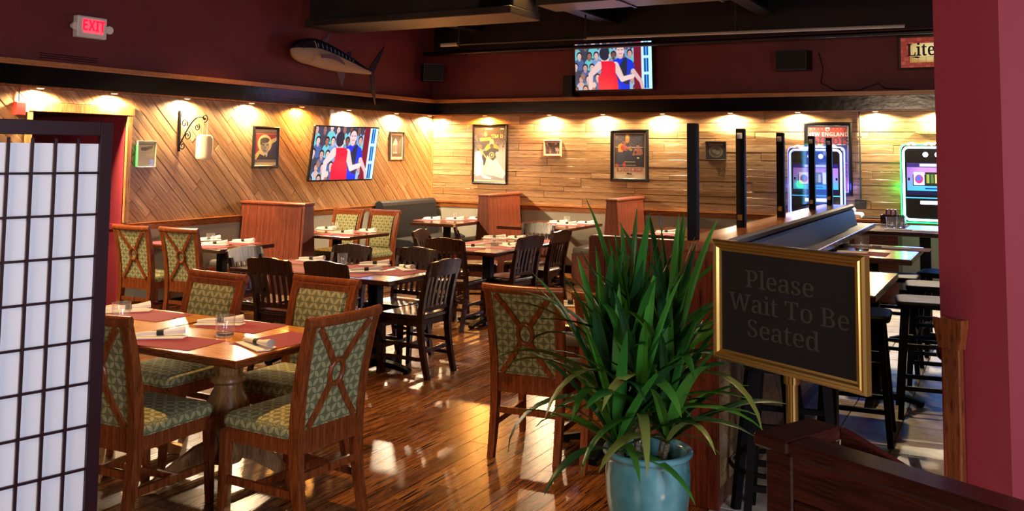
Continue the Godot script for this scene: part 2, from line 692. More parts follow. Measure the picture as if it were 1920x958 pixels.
	for k in 4:
		M.tile.append(tri_map(mat([c8(214, 206, 192), c8(204, 196, 182), c8(222, 214, 198), c8(196, 188, 176)][k], 0.42), mottle(256, 50 + k, 0.02, Color(0.80, 0.78, 0.75), Color.WHITE), Vector3.ONE * 1.2, Vector3(0.2 * k, 0, 0.3 * k)))
	M.grout = mat(c8(92, 84, 74), 0.8)
	M.glaze = tri_map(mat(c8(108, 166, 178), 0.14), mottle(256, 61, 0.012, Color(0.62, 0.72, 0.70), Color.WHITE), Vector3(1.4, 1.0, 1.4))
	M.glaze.clearcoat_enabled = true
	M.glaze.clearcoat = 0.5
	M.glaze.clearcoat_roughness = 0.08
	M.soil = mat(c8(20, 16, 14), 0.95)
	M.gold = mat(c8(206, 162, 84), 0.26, 0.85)
	M.brass = mat(c8(190, 150, 84), 0.2, 0.9)
	M.shoji = mat(c8(246, 246, 250), 0.8)
	M.shoji.backlight_enabled = true
	M.shoji.backlight = Color(0.25, 0.25, 0.28)
	M.rosewood = mat(c8(44, 18, 24), 0.45)
	M.rosewood.metallic_specular = 0.3
	M.plastic_black = mat(c8(12, 12, 13), 0.35)
	M.white_plastic = mat(c8(238, 232, 218), 0.5)
	var g := StandardMaterial3D.new()
	g.albedo_color = Color(1, 1, 1, 0.0)
	g.roughness = 0.02
	g.refraction_enabled = true
	g.refraction_scale = 0.05
	M.glass = g
	var p := StandardMaterial3D.new()
	p.transparency = BaseMaterial3D.TRANSPARENCY_ALPHA
	p.albedo_color = Color(0.24, 0.17, 0.10, 0.34)
	p.roughness = 0.03
	p.metallic_specular = 0.06
	M.pane = p
	var gw := StandardMaterial3D.new()
	gw.transparency = BaseMaterial3D.TRANSPARENCY_ALPHA
	gw.albedo_color = Color(0.9, 0.95, 0.95, 0.06)
	gw.roughness = 0.02
	M.glass_wall = gw
	var f := StandardMaterial3D.new()
	f.transparency = BaseMaterial3D.TRANSPARENCY_ALPHA
	f.albedo_color = Color(1, 1, 1, 0.03)
	f.roughness = 0.03
	M.picture_glass = f


func lumpy() -> ImageTexture:
	var n := FastNoiseLite.new()
	n.seed = 77
	n.frequency = 0.025
	n.fractal_octaves = 3
	var im := Image.create(256, 256, false, Image.FORMAT_RGBA8)
	for y in 256:
		for x in 256:
			var v := 0.5 + 0.5 * n.get_noise_2d(absf(128.0 - x), absf(128.0 - y) * 1.5)
			im.set_pixel(x, y, Color(v, v, v))
	im.bump_map_to_normal_map(6.0)
	return tex(im)


# ------------------------------------------------------------------ painting of flat prints
func canvas(w: int, h: int, c: Color) -> Image:
	var im := Image.create(w, h, false, Image.FORMAT_RGB8)
	im.fill(c)
	return im


func ell(im: Image, cx: float, cy: float, rx: float, ry: float, c: Color, ang := 0.0) -> void:
	var r := maxf(rx, ry)
	for y in range(maxi(0, int(cy - r)), mini(im.get_height(), int(cy + r) + 2)):
		for x in range(maxi(0, int(cx - r)), mini(im.get_width(), int(cx + r) + 2)):
			var p := Vector2(x + 0.5 - cx, y + 0.5 - cy).rotated(-ang)
			var d := p.x * p.x / (rx * rx) + p.y * p.y / (ry * ry)
			if d < 1.0:
				im.set_pixel(x, y, im.get_pixel(x, y).lerp(c, clampf((1.0 - d) * minf(rx, ry), 0, 1)))


func poly(im: Image, pts: PackedVector2Array, c: Color) -> void:
	var lo := pts[0]
	var hi := pts[0]
	for p in pts:
		lo = lo.min(p)
		hi = hi.max(p)
	for y in range(maxi(0, int(lo.y)), mini(im.get_height(), int(hi.y) + 1)):
		for x in range(maxi(0, int(lo.x)), mini(im.get_width(), int(hi.x) + 1)):
			if Geometry2D.is_point_in_polygon(Vector2(x + 0.5, y + 0.5), pts):
				im.set_pixel(x, y, c)


func pv(a: Array) -> PackedVector2Array:
	var p := PackedVector2Array()
	for i in range(0, a.size(), 2):
		p.append(Vector2(a[i], a[i + 1]))
	return p


func box2(im: Image, x: int, y: int, w: int, h: int, c: Color) -> void:
	im.fill_rect(Rect2i(x, y, w, h), c)


func limb(im: Image, a: Vector2, b: Vector2, r0: float, r1: float, c: Color) -> void:
	for k in 13:
		var t := k / 12.0
		ell(im, lerpf(a.x, b.x, t), lerpf(a.y, b.y, t), lerpf(r0, r1, t), lerpf(r0, r1, t), c)


func speckle(im: Image, x0: int, y0: int, w: int, h: int, cols: Array, count: int, r0: float, r1: float, sd: int) -> void:
	var rg := RandomNumberGenerator.new()
	rg.seed = sd
	for k in count:
		var r := rg.randf_range(r0, r1)
		ell(im, x0 + rg.randf() * w, y0 + rg.randf() * h, r, r * rg.randf_range(0.8, 1.5), cols[rg.randi() % cols.size()])


# the broadcast on both televisions: two players hugging before a crowd
func broadcast() -> ImageTexture:
	var im := canvas(300, 168, c8(58, 66, 92))
	var rg := RandomNumberGenerator.new()
	rg.seed = 5
	var skin := [c8(206, 160, 150), c8(150, 104, 92), c8(222, 186, 180), c8(120, 82, 74)]
	var shirt := [c8(110, 150, 200), c8(70, 96, 150), c8(146, 178, 206), c8(60, 62, 78), c8(128, 132, 142), c8(96, 190, 196)]
	for row in 5:
		for k in 8:
			var x := k * 33.0 + (row % 2) * 16 + rg.randf() * 9
			var y := row * 40.0 - 2 + rg.randf() * 9
			var sk: Color = skin[rg.randi() % 4]
			ell(im, x, y + 34, 20, 22, shirt[rg.randi() % 6])
			ell(im, x, y + 14, 6, 8, sk.darkened(0.15))
			ell(im, x, y, 11, 13, c8(40, 30, 34))
			ell(im, x, y + 3, 8.5, 10.5, sk)
			ell(im, x - 3, y + 1, 1.6, 1.2, c8(50, 36, 40))
			ell(im, x + 3, y + 1, 1.6, 1.2, c8(50, 36, 40))
			ell(im, x, y + 8, 3, 1.3, c8(140, 70, 76))
	# bright panel at the right with the dark red edge
	box2(im, 232, 0, 30, 168, c8(122, 26, 46))
	box2(im, 260, 0, 40, 168, c8(196, 244, 252))
	for k in 3:
		box2(im, 270, 2 + k * 58, 17, 48, c8(24, 70, 160))
		box2(im, 277, 2 + k * 58, 4, 48, c8(90, 200, 250))
	# man in blue with a dark harness
	poly(im, pv([152, 64, 176, 56, 204, 56, 226, 68, 236, 98, 222, 108, 214, 100, 214, 168, 156, 168]), c8(24, 52, 214))
	poly(im, pv([176, 84, 198, 52, 206, 58, 204, 120, 214, 150, 196, 150, 168, 130]), c8(36, 42, 66))
	limb(im, Vector2(228, 104), Vector2(258, 142), 9, 7, c8(214, 176, 178))
	limb(im, Vector2(258, 142), Vector2(264, 168), 7, 6, c8(214, 176, 178))
	ell(im, 180, 46, 12, 14, c8(214, 170, 170))
	ell(im, 180, 22, 18, 18, c8(52, 36, 40))
	ell(im, 180, 30, 16, 21, c8(226, 186, 186))
	box2(im, 170, 26, 8, 2, c8(90, 60, 66))
	box2(im, 183, 26, 8, 2, c8(90, 60, 66))
	box2(im, 174, 40, 13, 2, c8(150, 80, 90))
	# man in the red vest from behind
	ell(im, 120, 60, 17, 14, c8(224, 190, 186))
	ell(im, 118, 38, 20, 25, c8(40, 42, 60))
	ell(im, 139, 46, 5, 8, c8(216, 176, 172))
	limb(im, Vector2(98, 80), Vector2(62, 112), 15, 10, c8(226, 192, 190))
	limb(im, Vector2(62, 112), Vector2(60, 160), 10, 8, c8(226, 192, 190))
	limb(im, Vector2(160, 82), Vector2(186, 132), 14, 10, c8(226, 192, 190))
	limb(im, Vector2(186, 132), Vector2(226, 122), 10, 8, c8(232, 202, 200))
	poly(im, pv([104, 66, 148, 66, 160, 76, 160, 110, 168, 130, 170, 168, 92, 168, 92, 124, 104, 104, 106, 84]), c8(232, 30, 58))
	for k in 3:
		ell(im, [22, 30, 74][k], [150, 118, 150][k], 9, 11, skin[k])
	soften(im, 0.36)
	return tex(im)


# a soft print: down and up again
func soften(im: Image, f: float) -> void:
	var w := im.get_width()
	var h := im.get_height()
	im.resize(int(w * f), int(h * f), Image.INTERPOLATE_LANCZOS)
	im.resize(w, h, Image.INTERPOLATE_CUBIC)


func emit_print(t: Texture2D, e: float) -> StandardMaterial3D:
	var m := mat(Color(0.02, 0.02, 0.02), 0.15)
	m.emission_enabled = true
	m.emission = Color.WHITE
	m.emission_operator = BaseMaterial3D.EMISSION_OP_MULTIPLY
	m.emission_texture = t
	m.emission_energy_multiplier = e
	return m


func print_mat(t: Texture2D) -> StandardMaterial3D:
	var m := mat(Color.WHITE, 0.35)
	m.albedo_texture = t
	return m


# ------------------------------------------------------------------ the shell
func slab(called: String, parent: Node, lo: Vector3, hi: Vector3, m: Material) -> MeshInstance3D:
	var st := mb()
	bx(st, (lo + hi) / 2, hi - lo, 0.0)
	return part(called, st, m, parent)


func room_shell() -> void:
	var D1 := 5.68
	var D2 := 6.72
	var DH := 2.03
	var w := struct("wall_left")
	slab("lower_wall", w, Vector3(-0.15, 0, 0), Vector3(0, RAIL, D1), M.beige)
	slab("lower_wall", w, Vector3(-0.15, 0, D2), Vector3(0, RAIL, 14.5), M.beige)
	slab("panel_backing", w, Vector3(-0.15, RAIL, 0), Vector3(0, SOFFIT + 0.02, D1), M.table_edge)
	slab("panel_backing", w, Vector3(-0.15, RAIL, D2), Vector3(0, SOFFIT + 0.02, 14.5), M.table_edge)
	slab("panel_backing", w, Vector3(-0.15, DH, D1), Vector3(0, SOFFIT + 0.02, D2), M.table_edge)
	slab("upper_wall", w, Vector3(-0.15, SOFFIT + 0.02, 0), Vector3(0, CEIL, 14.5), M.maroon)
	w = struct("wall_back")
	slab("lower_wall", w, Vector3(-0.15, 0, -0.15), Vector3(11, RAIL, 0), M.beige)
	slab("panel_backing", w, Vector3(-0.15, RAIL, -0.15), Vector3(11, SOFFIT + 0.02, 0), M.table_edge)
	slab("upper_wall", w, Vector3(-0.15, SOFFIT + 0.02, -0.15), Vector3(11, 3.24, 0), M.maroon)
	slab("painted_shade_band", w, Vector3(-0.15, 3.24, -0.15), Vector3(11, CEIL, 0), mat(c8(26, 14, 15), 0.7))  # dark paint stands in for the unlit top of the maroon wall
	w = struct("wall_right")
	slab("wall_body", w, Vector3(11, 0, -0.15), Vector3(11.15, CEIL, 14.65), M.maroon)
	w = struct("wall_front")
	slab("wall_body", w, Vector3(-0.15, 0, 14.5), Vector3(11, CEIL, 14.65), M.maroon)
	var c := struct("ceiling")
	slab("ceiling_deck", c, Vector3(-0.15, CEIL, -0.15), Vector3(11.15, CEIL + 0.15, 14.65), M.ceil)
	# red walled passage behind the doorway
	w = struct("door_1")
	slab("passage_wall", w, Vector3(-1.9, 0, D1 - 0.1), Vector3(-0.15, 2.6, D1), M.maroon_col)  # brighter red stands in for light reaching this side of the passage
	slab("passage_wall", w, Vector3(-1.9, 0, D2), Vector3(-0.15, 2.6, D2 + 0.1), M.maroon)
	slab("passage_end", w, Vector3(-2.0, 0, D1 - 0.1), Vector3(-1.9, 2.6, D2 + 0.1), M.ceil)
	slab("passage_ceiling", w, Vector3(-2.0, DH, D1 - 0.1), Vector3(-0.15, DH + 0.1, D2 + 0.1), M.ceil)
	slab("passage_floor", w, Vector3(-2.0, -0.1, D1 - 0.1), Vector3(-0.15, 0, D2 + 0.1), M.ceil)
	slab("jamb", w, Vector3(-0.15, 0, D1 - 0.003), Vector3(0.0, DH, D1 + 0.004), M.maroon_col)  # light falling on this jamb is put into the brighter red
	slab("jamb", w, Vector3(-0.15, 0, D2 - 0.004), Vector3(0.0, DH, D2 + 0.003), M.maroon)
	var st := mb()
	bx(st, Vector3(-0.75, RAIL - 0.03, D1 + 0.014), Vector3(1.5, 0.06, 0.022), 0.004)
	part("passage_rail", st, M.maroon_col, w)
	# pale wood casing round the doorway
	st = mb()
	bx(st, Vector3(0.02, (DH + RAIL) / 2 + 0.02, D1 - 0.03), Vector3(0.03, DH - RAIL + 0.02, 0.062), 0.004)
	part("casing", st, M.trim_v, w)
	st = mb()
	bx(st, Vector3(0.02, (DH + RAIL) / 2 + 0.02, D2 + 0.03), Vector3(0.03, DH - RAIL + 0.02, 0.062), 0.004)
	part("casing", st, M.trim_v, w)
	st = mb()
	bx(st, Vector3(0.022, DH + 0.04, (D1 + D2) / 2), Vector3(0.034, 0.085, D2 - D1 + 0.16), 0.004)
	part("casing", st, M.trim_v, w)
	# chair rails with a nosing
	var t := struct("trim_1")
	for seg in [[0.0, D1], [D2, 14.5]]:
		st = mb()
		prism(st, PackedVector2Array([Vector2(0, -0.075), Vector2(0.018, -0.075), Vector2(0.022, -0.02), Vector2(0.042, -0.012), Vector2(0.045, 0.0), Vector2(0.0, 0.004)]), seg[0], seg[1], Transform3D(Basis.IDENTITY, Vector3(0, RAIL, 0)))
		part("chair_rail", st, M.trim, t)
	t = struct("trim_2")
	st = mb()
	prism(st, PackedVector2Array([Vector2(0, -0.075), Vector2(0.018, -0.075), Vector2(0.022, -0.02), Vector2(0.042, -0.012), Vector2(0.045, 0.0), Vector2(0.0, 0.004)]), 0.0, 11.0, Transform3D(Basis(Vector3.BACK, Vector3.UP, Vector3.RIGHT), Vector3(0, RAIL, 0)))
	part("chair_rail", st, M.trim, t)
	var b := struct("baseboard_left")
	slab("board", b, Vector3(0, 0, 0), Vector3(0.015, 0.11, D1), M.black_wood)
	slab("board", b, Vector3(0, 0, D2), Vector3(0.015, 0.11, 14.5), M.black_wood)
	b = struct("baseboard_back")
	slab("board", b, Vector3(0, 0, 0), Vector3(11, 0.11, 0.015), M.black_wood)


func wall_panelling() -> void:
	# left wall: boards laid at 45 degrees, falling towards the back wall; local x = distance from the back wall, y up
	var w := get_node("wall_left")
	var y0 := RAIL + 0.004
	var y1 := SOFFIT
	var regions := [rect2(0.012, y0, 5.615, y1), rect2(5.615, 2.118, 6.785, y1), rect2(6.785, y0, 8.6, y1)]
	var bw := 0.088
	# direction along the board: towards larger distance it rises
	var d := Vector2(1, 1).normalized()
	var n := Vector2(-1, 1).normalized()
	var i := -80
	while i < 40:
		var base := i * bw
		# pieces along the board with butt joints
		var s := 0.2 + rng.randf() * 0.9
		var cuts := [-1.0, s]
		while s < 9.0:
			s += rng.randf_range(0.9, 1.9)
			cuts.append(s)
		for k in range(cuts.size() - 1):
			var g := 0.002
			var a: float = cuts[k] + g
			var b: float = cuts[k + 1] - g
			# y along = base*n + s*d measured from (0, y0)
			var org := Vector2(0, y0)
			var q := PackedVector2Array([org + n * (base + g) + d * a, org + n * (base + g) + d * b, org + n * (base + bw - g) + d * b, org + n * (base + bw - g) + d * a])
			for r in regions:
				for piece in Geometry2D.intersect_polygons(q, r):
					if piece.size() < 3:
						continue
					plank_on_wall(w, piece, d, rng.randi() % 6, Basis(Vector3.BACK, Vector3.UP, Vector3.RIGHT), Vector3.ZERO)
		i += 1
	# back wall: random lengths and heights, laid level
	w = get_node("wall_back")
	var rows := []
	var y := y0
	while y < y1 - 0.05:
		var h: float = [0.085, 0.095, 0.11, 0.12, 0.075, 0.105][rng.randi() % 6]
		rows.append([y, minf(y + h, y1)])
		y += h
	rows[-1][1] = y1
	for r in rows:
		var x := 0.014
		var first := true
		while x < 8.3:
			var l := rng.randf_range(0.55, 1.5)
			if first:
				l = rng.randf_range(0.2, 1.2)
				first = false
			plank_on_wall(w, rect2(x + 0.0024, r[0] + 0.0026, x + l - 0.0024, r[1] - 0.0026), Vector2.RIGHT, rng.randi() % 6, Basis.IDENTITY, Vector3.ZERO)
			x += l
	# corner bead and the pale conduit cover beside the left television
	var t := struct("trim_3")
	var st := mb()
	bx(st, Vector3(0.018, (y0 + 2.12) / 2, 0.018), Vector3(0.022, 2.12 - y0, 0.022), 0.004)
	part("corner_bead", st, M.trim_v, t)


# one board: polygon in wall axes, its grain along «d»; bas maps (along, up, out) to the room
func plank_on_wall(w: Node, piece: PackedVector2Array, d: Vector2, tone: int, bas: Basis, off: Vector3) -> void:
	var c := Vector2.ZERO
	for p in piece:
		c += p
	c /= piece.size()
	var local := PackedVector2Array()
	var lo := Vector2(1e9, 1e9)
	var hi := -lo
	for p in piece:
		var q := p - c
		var v := Vector2(q.dot(d), q.dot(Vector2(-d.y, d.x)))
		local.append(v)
		lo = lo.min(v)
		hi = hi.max(v)
	if (hi - lo).x < 0.015 or (hi - lo).y < 0.008:
		return
	var st := mb()
	var proud := 0.010 + 0.0015 * float(tone % 3)
	prism(st, local, 0.0, proud, Transform3D.IDENTITY, 0.0016)
	var o := part("plank", st, M.oak[tone], w)
	var bx2 := Basis(Vector3(d.x, d.y, 0), Vector3(-d.y, d.x, 0), Vector3(0, 0, 1))
	var full := bas * bx2
	if full.determinant() < 0:
		# the left wall's axes are mirrored: mirror the outline instead
		st = mb()
		var mir := PackedVector2Array()
		for p in local:
			mir.append(Vector2(p.x, -p.y))
		mir.reverse()
		prism(st, mir, 0.0, proud, Transform3D.IDENTITY, 0.0016)
		o.mesh = st.commit()
		full = Basis(full.x, -full.y, full.z)
		o.transform = Transform3D(Basis(full.x, full.y, full.x.cross(full.y)), bas * Vector3(c.x, c.y, 0) + off)
		return
	o.transform = Transform3D(full, bas * Vector3(c.x, c.y, 0) + off)


func floors() -> void:
	var f := struct("floor")
	slab("subfloor", f, Vector3(-0.15, -0.12, -0.15), Vector3(11.15, -0.022, 14.65), M.grout)
	# wood boards run towards the back wall
	var list := []
	var bw := 0.118
	var x := 0.0
	while x < 6.56:
		var z := -rng.randf() * 1.2
		var x1 := minf(x + bw, 6.6)
		if x1 > 6.56:
			x1 = 6.6
		while z < 14.5:
			var l := rng.randf_range(0.75, 1.5)
			var z0 := maxf(z, 0.0)
			var z1 := minf(z + l, 14.5)
			if z1 - z0 > 0.02:
				list.append([x + 0.0007, x1 - 0.0007, z0 + 0.0007, z1 - 0.0007, rng.randi() % 7])
			z += l
		x = x1
	lay(f, "floorboard", list, M.floorwood, 0.0012)
	# stone tiles on the bar side
	list = []
	var tw := 0.33
	x = 6.604
	var row := 0
	while x < 11.0:
		var z := 0.0
		while z < 14.5:
			list.append([x + 0.003, minf(x + tw, 11.0) - 0.003, z + 0.003, minf(z + tw, 14.5) - 0.003, rng.randi() % 4])
			z += tw
		x += tw
		row += 1
	lay(f, "floor_tile", list, M.tile, 0.002)


func lay(f: Node, called: String, list: Array, mats: Array, bev: float) -> void:
	for q in list:
		var best := 0.0
		for px in [0.1, 0.5, 0.9]:
			for pz in [0.05, 0.5, 0.95]:
				var p := pixel(Vector3(lerpf(q[0], q[1], px), 0, lerpf(q[2], q[3], pz)))
				if p.z > 0 and p.x > -10 and p.x < 1930 and p.y > 0 and p.y < 965:
					best = maxf(best, 1.0 / p.z)
		q.append(best)
	list.sort_custom(func(a, b): return a[5] > b[5])
	var rest := []
	for k in mats.size():
		rest.append(mb())
	for i in list.size():
		var q: Array = list[i]
		var c := Vector3((q[0] + q[1]) / 2, -0.011, (q[2] + q[3]) / 2)
		var s := Vector3(q[1] - q[0], 0.022, q[3] - q[2])
		if i < 300 and q[5] > 0.0:
			var st := mb()
			bx(st, Vector3.ZERO, s, bev)
			var o := part(called, st, mats[q[4]], f)
			o.position = c
		else:
			bx(rest[q[4]], c, s, bev)
	# the pieces too far away or too many to pick apart: one joined part of several surfaces
	var am: ArrayMesh = null
	for k in mats.size():
		rest[k].set_material(mats[k])
		am = rest[k].commit(am) if am else rest[k].commit()
	var o := MeshInstance3D.new()
	o.name = called + "s"
	o.mesh = am
	o.set_meta("kind", "stuff")
	f.add_child(o, true)


func ledges() -> void:
	# the boxed ledge above the panelling: top board, glossy black fascia, thin wood edge below
	var d := 0.135
	for side in 2:
		var t := struct("trim_%d" % (4 + side))
		var len := 14.5 if side == 0 else 11.0
		# (along, up, out): left wall along z, out +x
		var along := Vector3.BACK if side == 0 else Vector3.RIGHT
		var out := Vector3.RIGHT if side == 0 else Vector3.BACK
		var start := d if side == 1 else 0.0
		var b := func(st: SurfaceTool, a0: float, a1: float, o0: float, o1: float, v0: float, v1: float, bev: float) -> void:
			var lo := along * a0 + out * o0 + Vector3.UP * v0
			var hi := along * a1 + out * o1 + Vector3.UP * v1
			bx(st, (lo + hi) / 2, (hi - lo).abs(), bev)
		var st := mb()
		b.call(st, start, len, 0.0, d + 0.022, LEDGE - 0.052, LEDGE, 0.004)
		part("ledge_top", st, M.ledge, t)
		st = mb()
		b.call(st, start, len, d - 0.02, d, SOFFIT + 0.012, LEDGE - 0.052, 0.003)
		part("fascia", st, M.gloss_black, t)
		st = mb()
		b.call(st, start, len, d - 0.024, d + 0.006, SOFFIT - 0.004, SOFFIT + 0.014, 0.003)
		part("lower_edge", st, M.trim, t)
		st = mb()
		b.call(st, start, len, 0.0, d - 0.02, SOFFIT + 0.004, SOFFIT + 0.02, 0.0)
		part("soffit_board", st, M.honey_dark, t)
	# small lamps under the ledge
	var amber := Color(1.0, 0.66, 0.30)
	var warm := Color(1.0, 0.84, 0.64)
	var pale := Color(1.0, 0.90, 0.74)
	var left := [[7.55, warm], [6.69, pale], [5.89, warm], [4.96, pale], [3.99, warm], [3.11, amber], [2.17, pale], [1.07, pale], [0.2, warm]]
	var where_l := ["left of the doorway near the alarm box", "above the doorway", "above the small green edged plaque", "above the hanging lantern bracket", "just left of the portrait poster", "between the portrait poster and the wall television", "above the wall television", "above the small old photograph", "in the corner on the left wall"]
	for i in left.size():
		ledge_lamp(Vector3(0.078, SOFFIT, left[i][0]), left[i][1], "small lamp under the left wall ledge, " + where_l[i])
	var back := [[0.98, amber], [2.05, warm], [2.88, pale], [3.75, pale], [4.68, pale], [5.54, pale], [6.46, pale], [7.16, pale]]
	var where_b := ["above the hockey poster", "above the little framed snapshot", "left of the boxing poster top", "right of the boxing poster", "above the dark square print behind glass", "above the red football banner", "right of the wall conduit", "above the green glowing terminal"]
	for i in back.size():
		ledge_lamp(Vector3(back[i][0], SOFFIT, 0.078), back[i][1], "small lamp under the back wall ledge, " + where_b[i])


func ledge_lamp(at: Vector3, col: Color, label: String) -> void:
	var o := thing("ledge_lamp", label, "lamp", at, 0.0, "lamps under the wall ledge")
	var st := mb()
	lathe(st, [Vector2(0.001, 0.004), Vector2(0.036, 0.004), Vector2(0.036, -0.008), Vector2(0.03, -0.010), Vector2(0.03, -0.004), Vector2(0.001, -0.004)], 16)
	part("lamp_ring", st, M.white_plastic, o)
	st = mb()
	lathe(st, [Vector2(0.0005, -0.0045), Vector2(0.029, -0.0045), Vector2(0.026, -0.012), Vector2(0.0005, -0.013)], 16)
	part("lamp_lens", st, glow(col, 5.0), o)
	var l := SpotLight3D.new()
	l.name = "spot"
	l.light_color = col
	l.light_energy = 4.5
	l.spot_angle = 86
	l.spot_angle_attenuation = 0.35
	l.spot_range = 8
	l.spot_attenuation = 2
	l.light_size = 0.03
	l.shadow_enabled = true
	l.rotation.x = -PI / 2
	l.position = Vector3(0, -0.04, 0)
	o.add_child(l)


func ceiling_things() -> void:
	# wide sheet metal duct with a boxed step, crossing the room
	var o := thing("air_duct", "wide dark sheet metal air duct with stepped end hung under the ceiling", "duct", Vector3(0.35, 3.28, 2.75))
	var st := mb()
	bx(st, Vector3(1.42, 0.20, 0.28), Vector3(2.85, 0.40, 0.62), 0.01)
	part("duct_body", st, M.duct, o)
	st = mb()
	bx(st, Vector3(1.42, -0.04, 0.30), Vector3(2.86, 0.085, 0.72), 0.008)
	part("duct_flange", st, M.duct, o)
	st = mb()
	bx(st, Vector3(2.62, 0.14, 0.52), Vector3(0.42, 0.30, 0.14), 0.006)
	part("diffuser", st, M.plastic_black, o)
	for x in [0.5, 2.4]:
		bx_part("hanger", o, Vector3(x, 0.55, 0.28), Vector3(0.02, 0.36, 0.02), M.steel)
	o = thing("air_duct", "long narrow olive grey duct running right from the wide duct", "duct", Vector3(3.2, 3.36, 2.55))
	st = mb()
	bx(st, Vector3(2.0, 0.25, 0), Vector3(4.0, 0.5, 0.55), 0.008)
	part("duct_body", st, M.duct, o)
	for x in [1.0, 2.0, 3.0]:
		bx_part("seam_band", o, Vector3(x, 0.25, 0), Vector3(0.03, 0.53, 0.58), M.duct)
	# beams that run towards the back wall
	var bl := ["dark steel beam over the upper television", "broad grey steel beam right of the upper television", "dark steel beam over the left wall"]
	for i in 3:
		var bx0: float = [3.0, 5.15, 0.8][i]
		o = thing("ceiling_beam", bl[i], "beam", Vector3(bx0, 3.52, 0.02))
		st = mb()
		bx(st, Vector3(0, 0.0, 1.1), Vector3(0.2, 0.03, 2.2), 0.003)
		bx(st, Vector3(0, 0.46, 1.1), Vector3(0.2, 0.03, 2.2), 0.003)
		bx(st, Vector3(0, 0.23, 1.1), Vector3(0.04, 0.44, 2.2), 0.003)
		part("beam_body", st, M.duct if i == 1 else M.steel, o)
	# sprinkler pipe with a pale capped stub
	o = thing("sprinkler_pipe", "long thin white sprinkler pipe hung level below the dark ceiling", "pipe", Vector3(0, 3.21, 1.0))
	st = mb()
	tube(st, [Vector3(0.78, 0, 0), Vector3(1.07, 0.0, 0)], 0.028, 12)
	part("capped_stub", st, M.white_pipe, o)
	st = mb()
	tube(st, [Vector3(1.07, 0, 0), Vector3(3.0, -0.01, 0)], 0.018, 10)
	part("pipe_run", st, M.steel, o)
	st = mb()
	tube(st, [Vector3(3.0, -0.01, 0), Vector3(6.9, -0.06, 0)], 0.02, 10)
	part("pipe_run", st, M.white_pipe, o)
	for x in [1.07, 3.02, 5.0]:
		st = mb()
		tube(st, [Vector3(x, -0.04, 0), Vector3(x, CEIL - 3.21, 0)], 0.012, 8)
		tube(st, [Vector3(x, -0.02, 0), Vector3(x, 0.05, 0)], 0.03, 10)
		part("drop_rod", st, M.steel, o)
	o = thing("conduit_pipe", "black horizontal pipe below the sprinkler pipe on the back wall", "pipe", Vector3(0, 3.18, 0.28))
	st = mb()
	tube(st, [Vector3(0.0, 0, 0), Vector3(7.6, -0.02, 0)], 0.03, 10)
	part("pipe_run", st, M.plastic_black, o)
	for x in [0.6, 2.2, 4.2, 6.4]:
		bx_part("wall_strap", o, Vector3(x, 0.0, -0.14), Vector3(0.03, 0.03, 0.28), M.plastic_black)


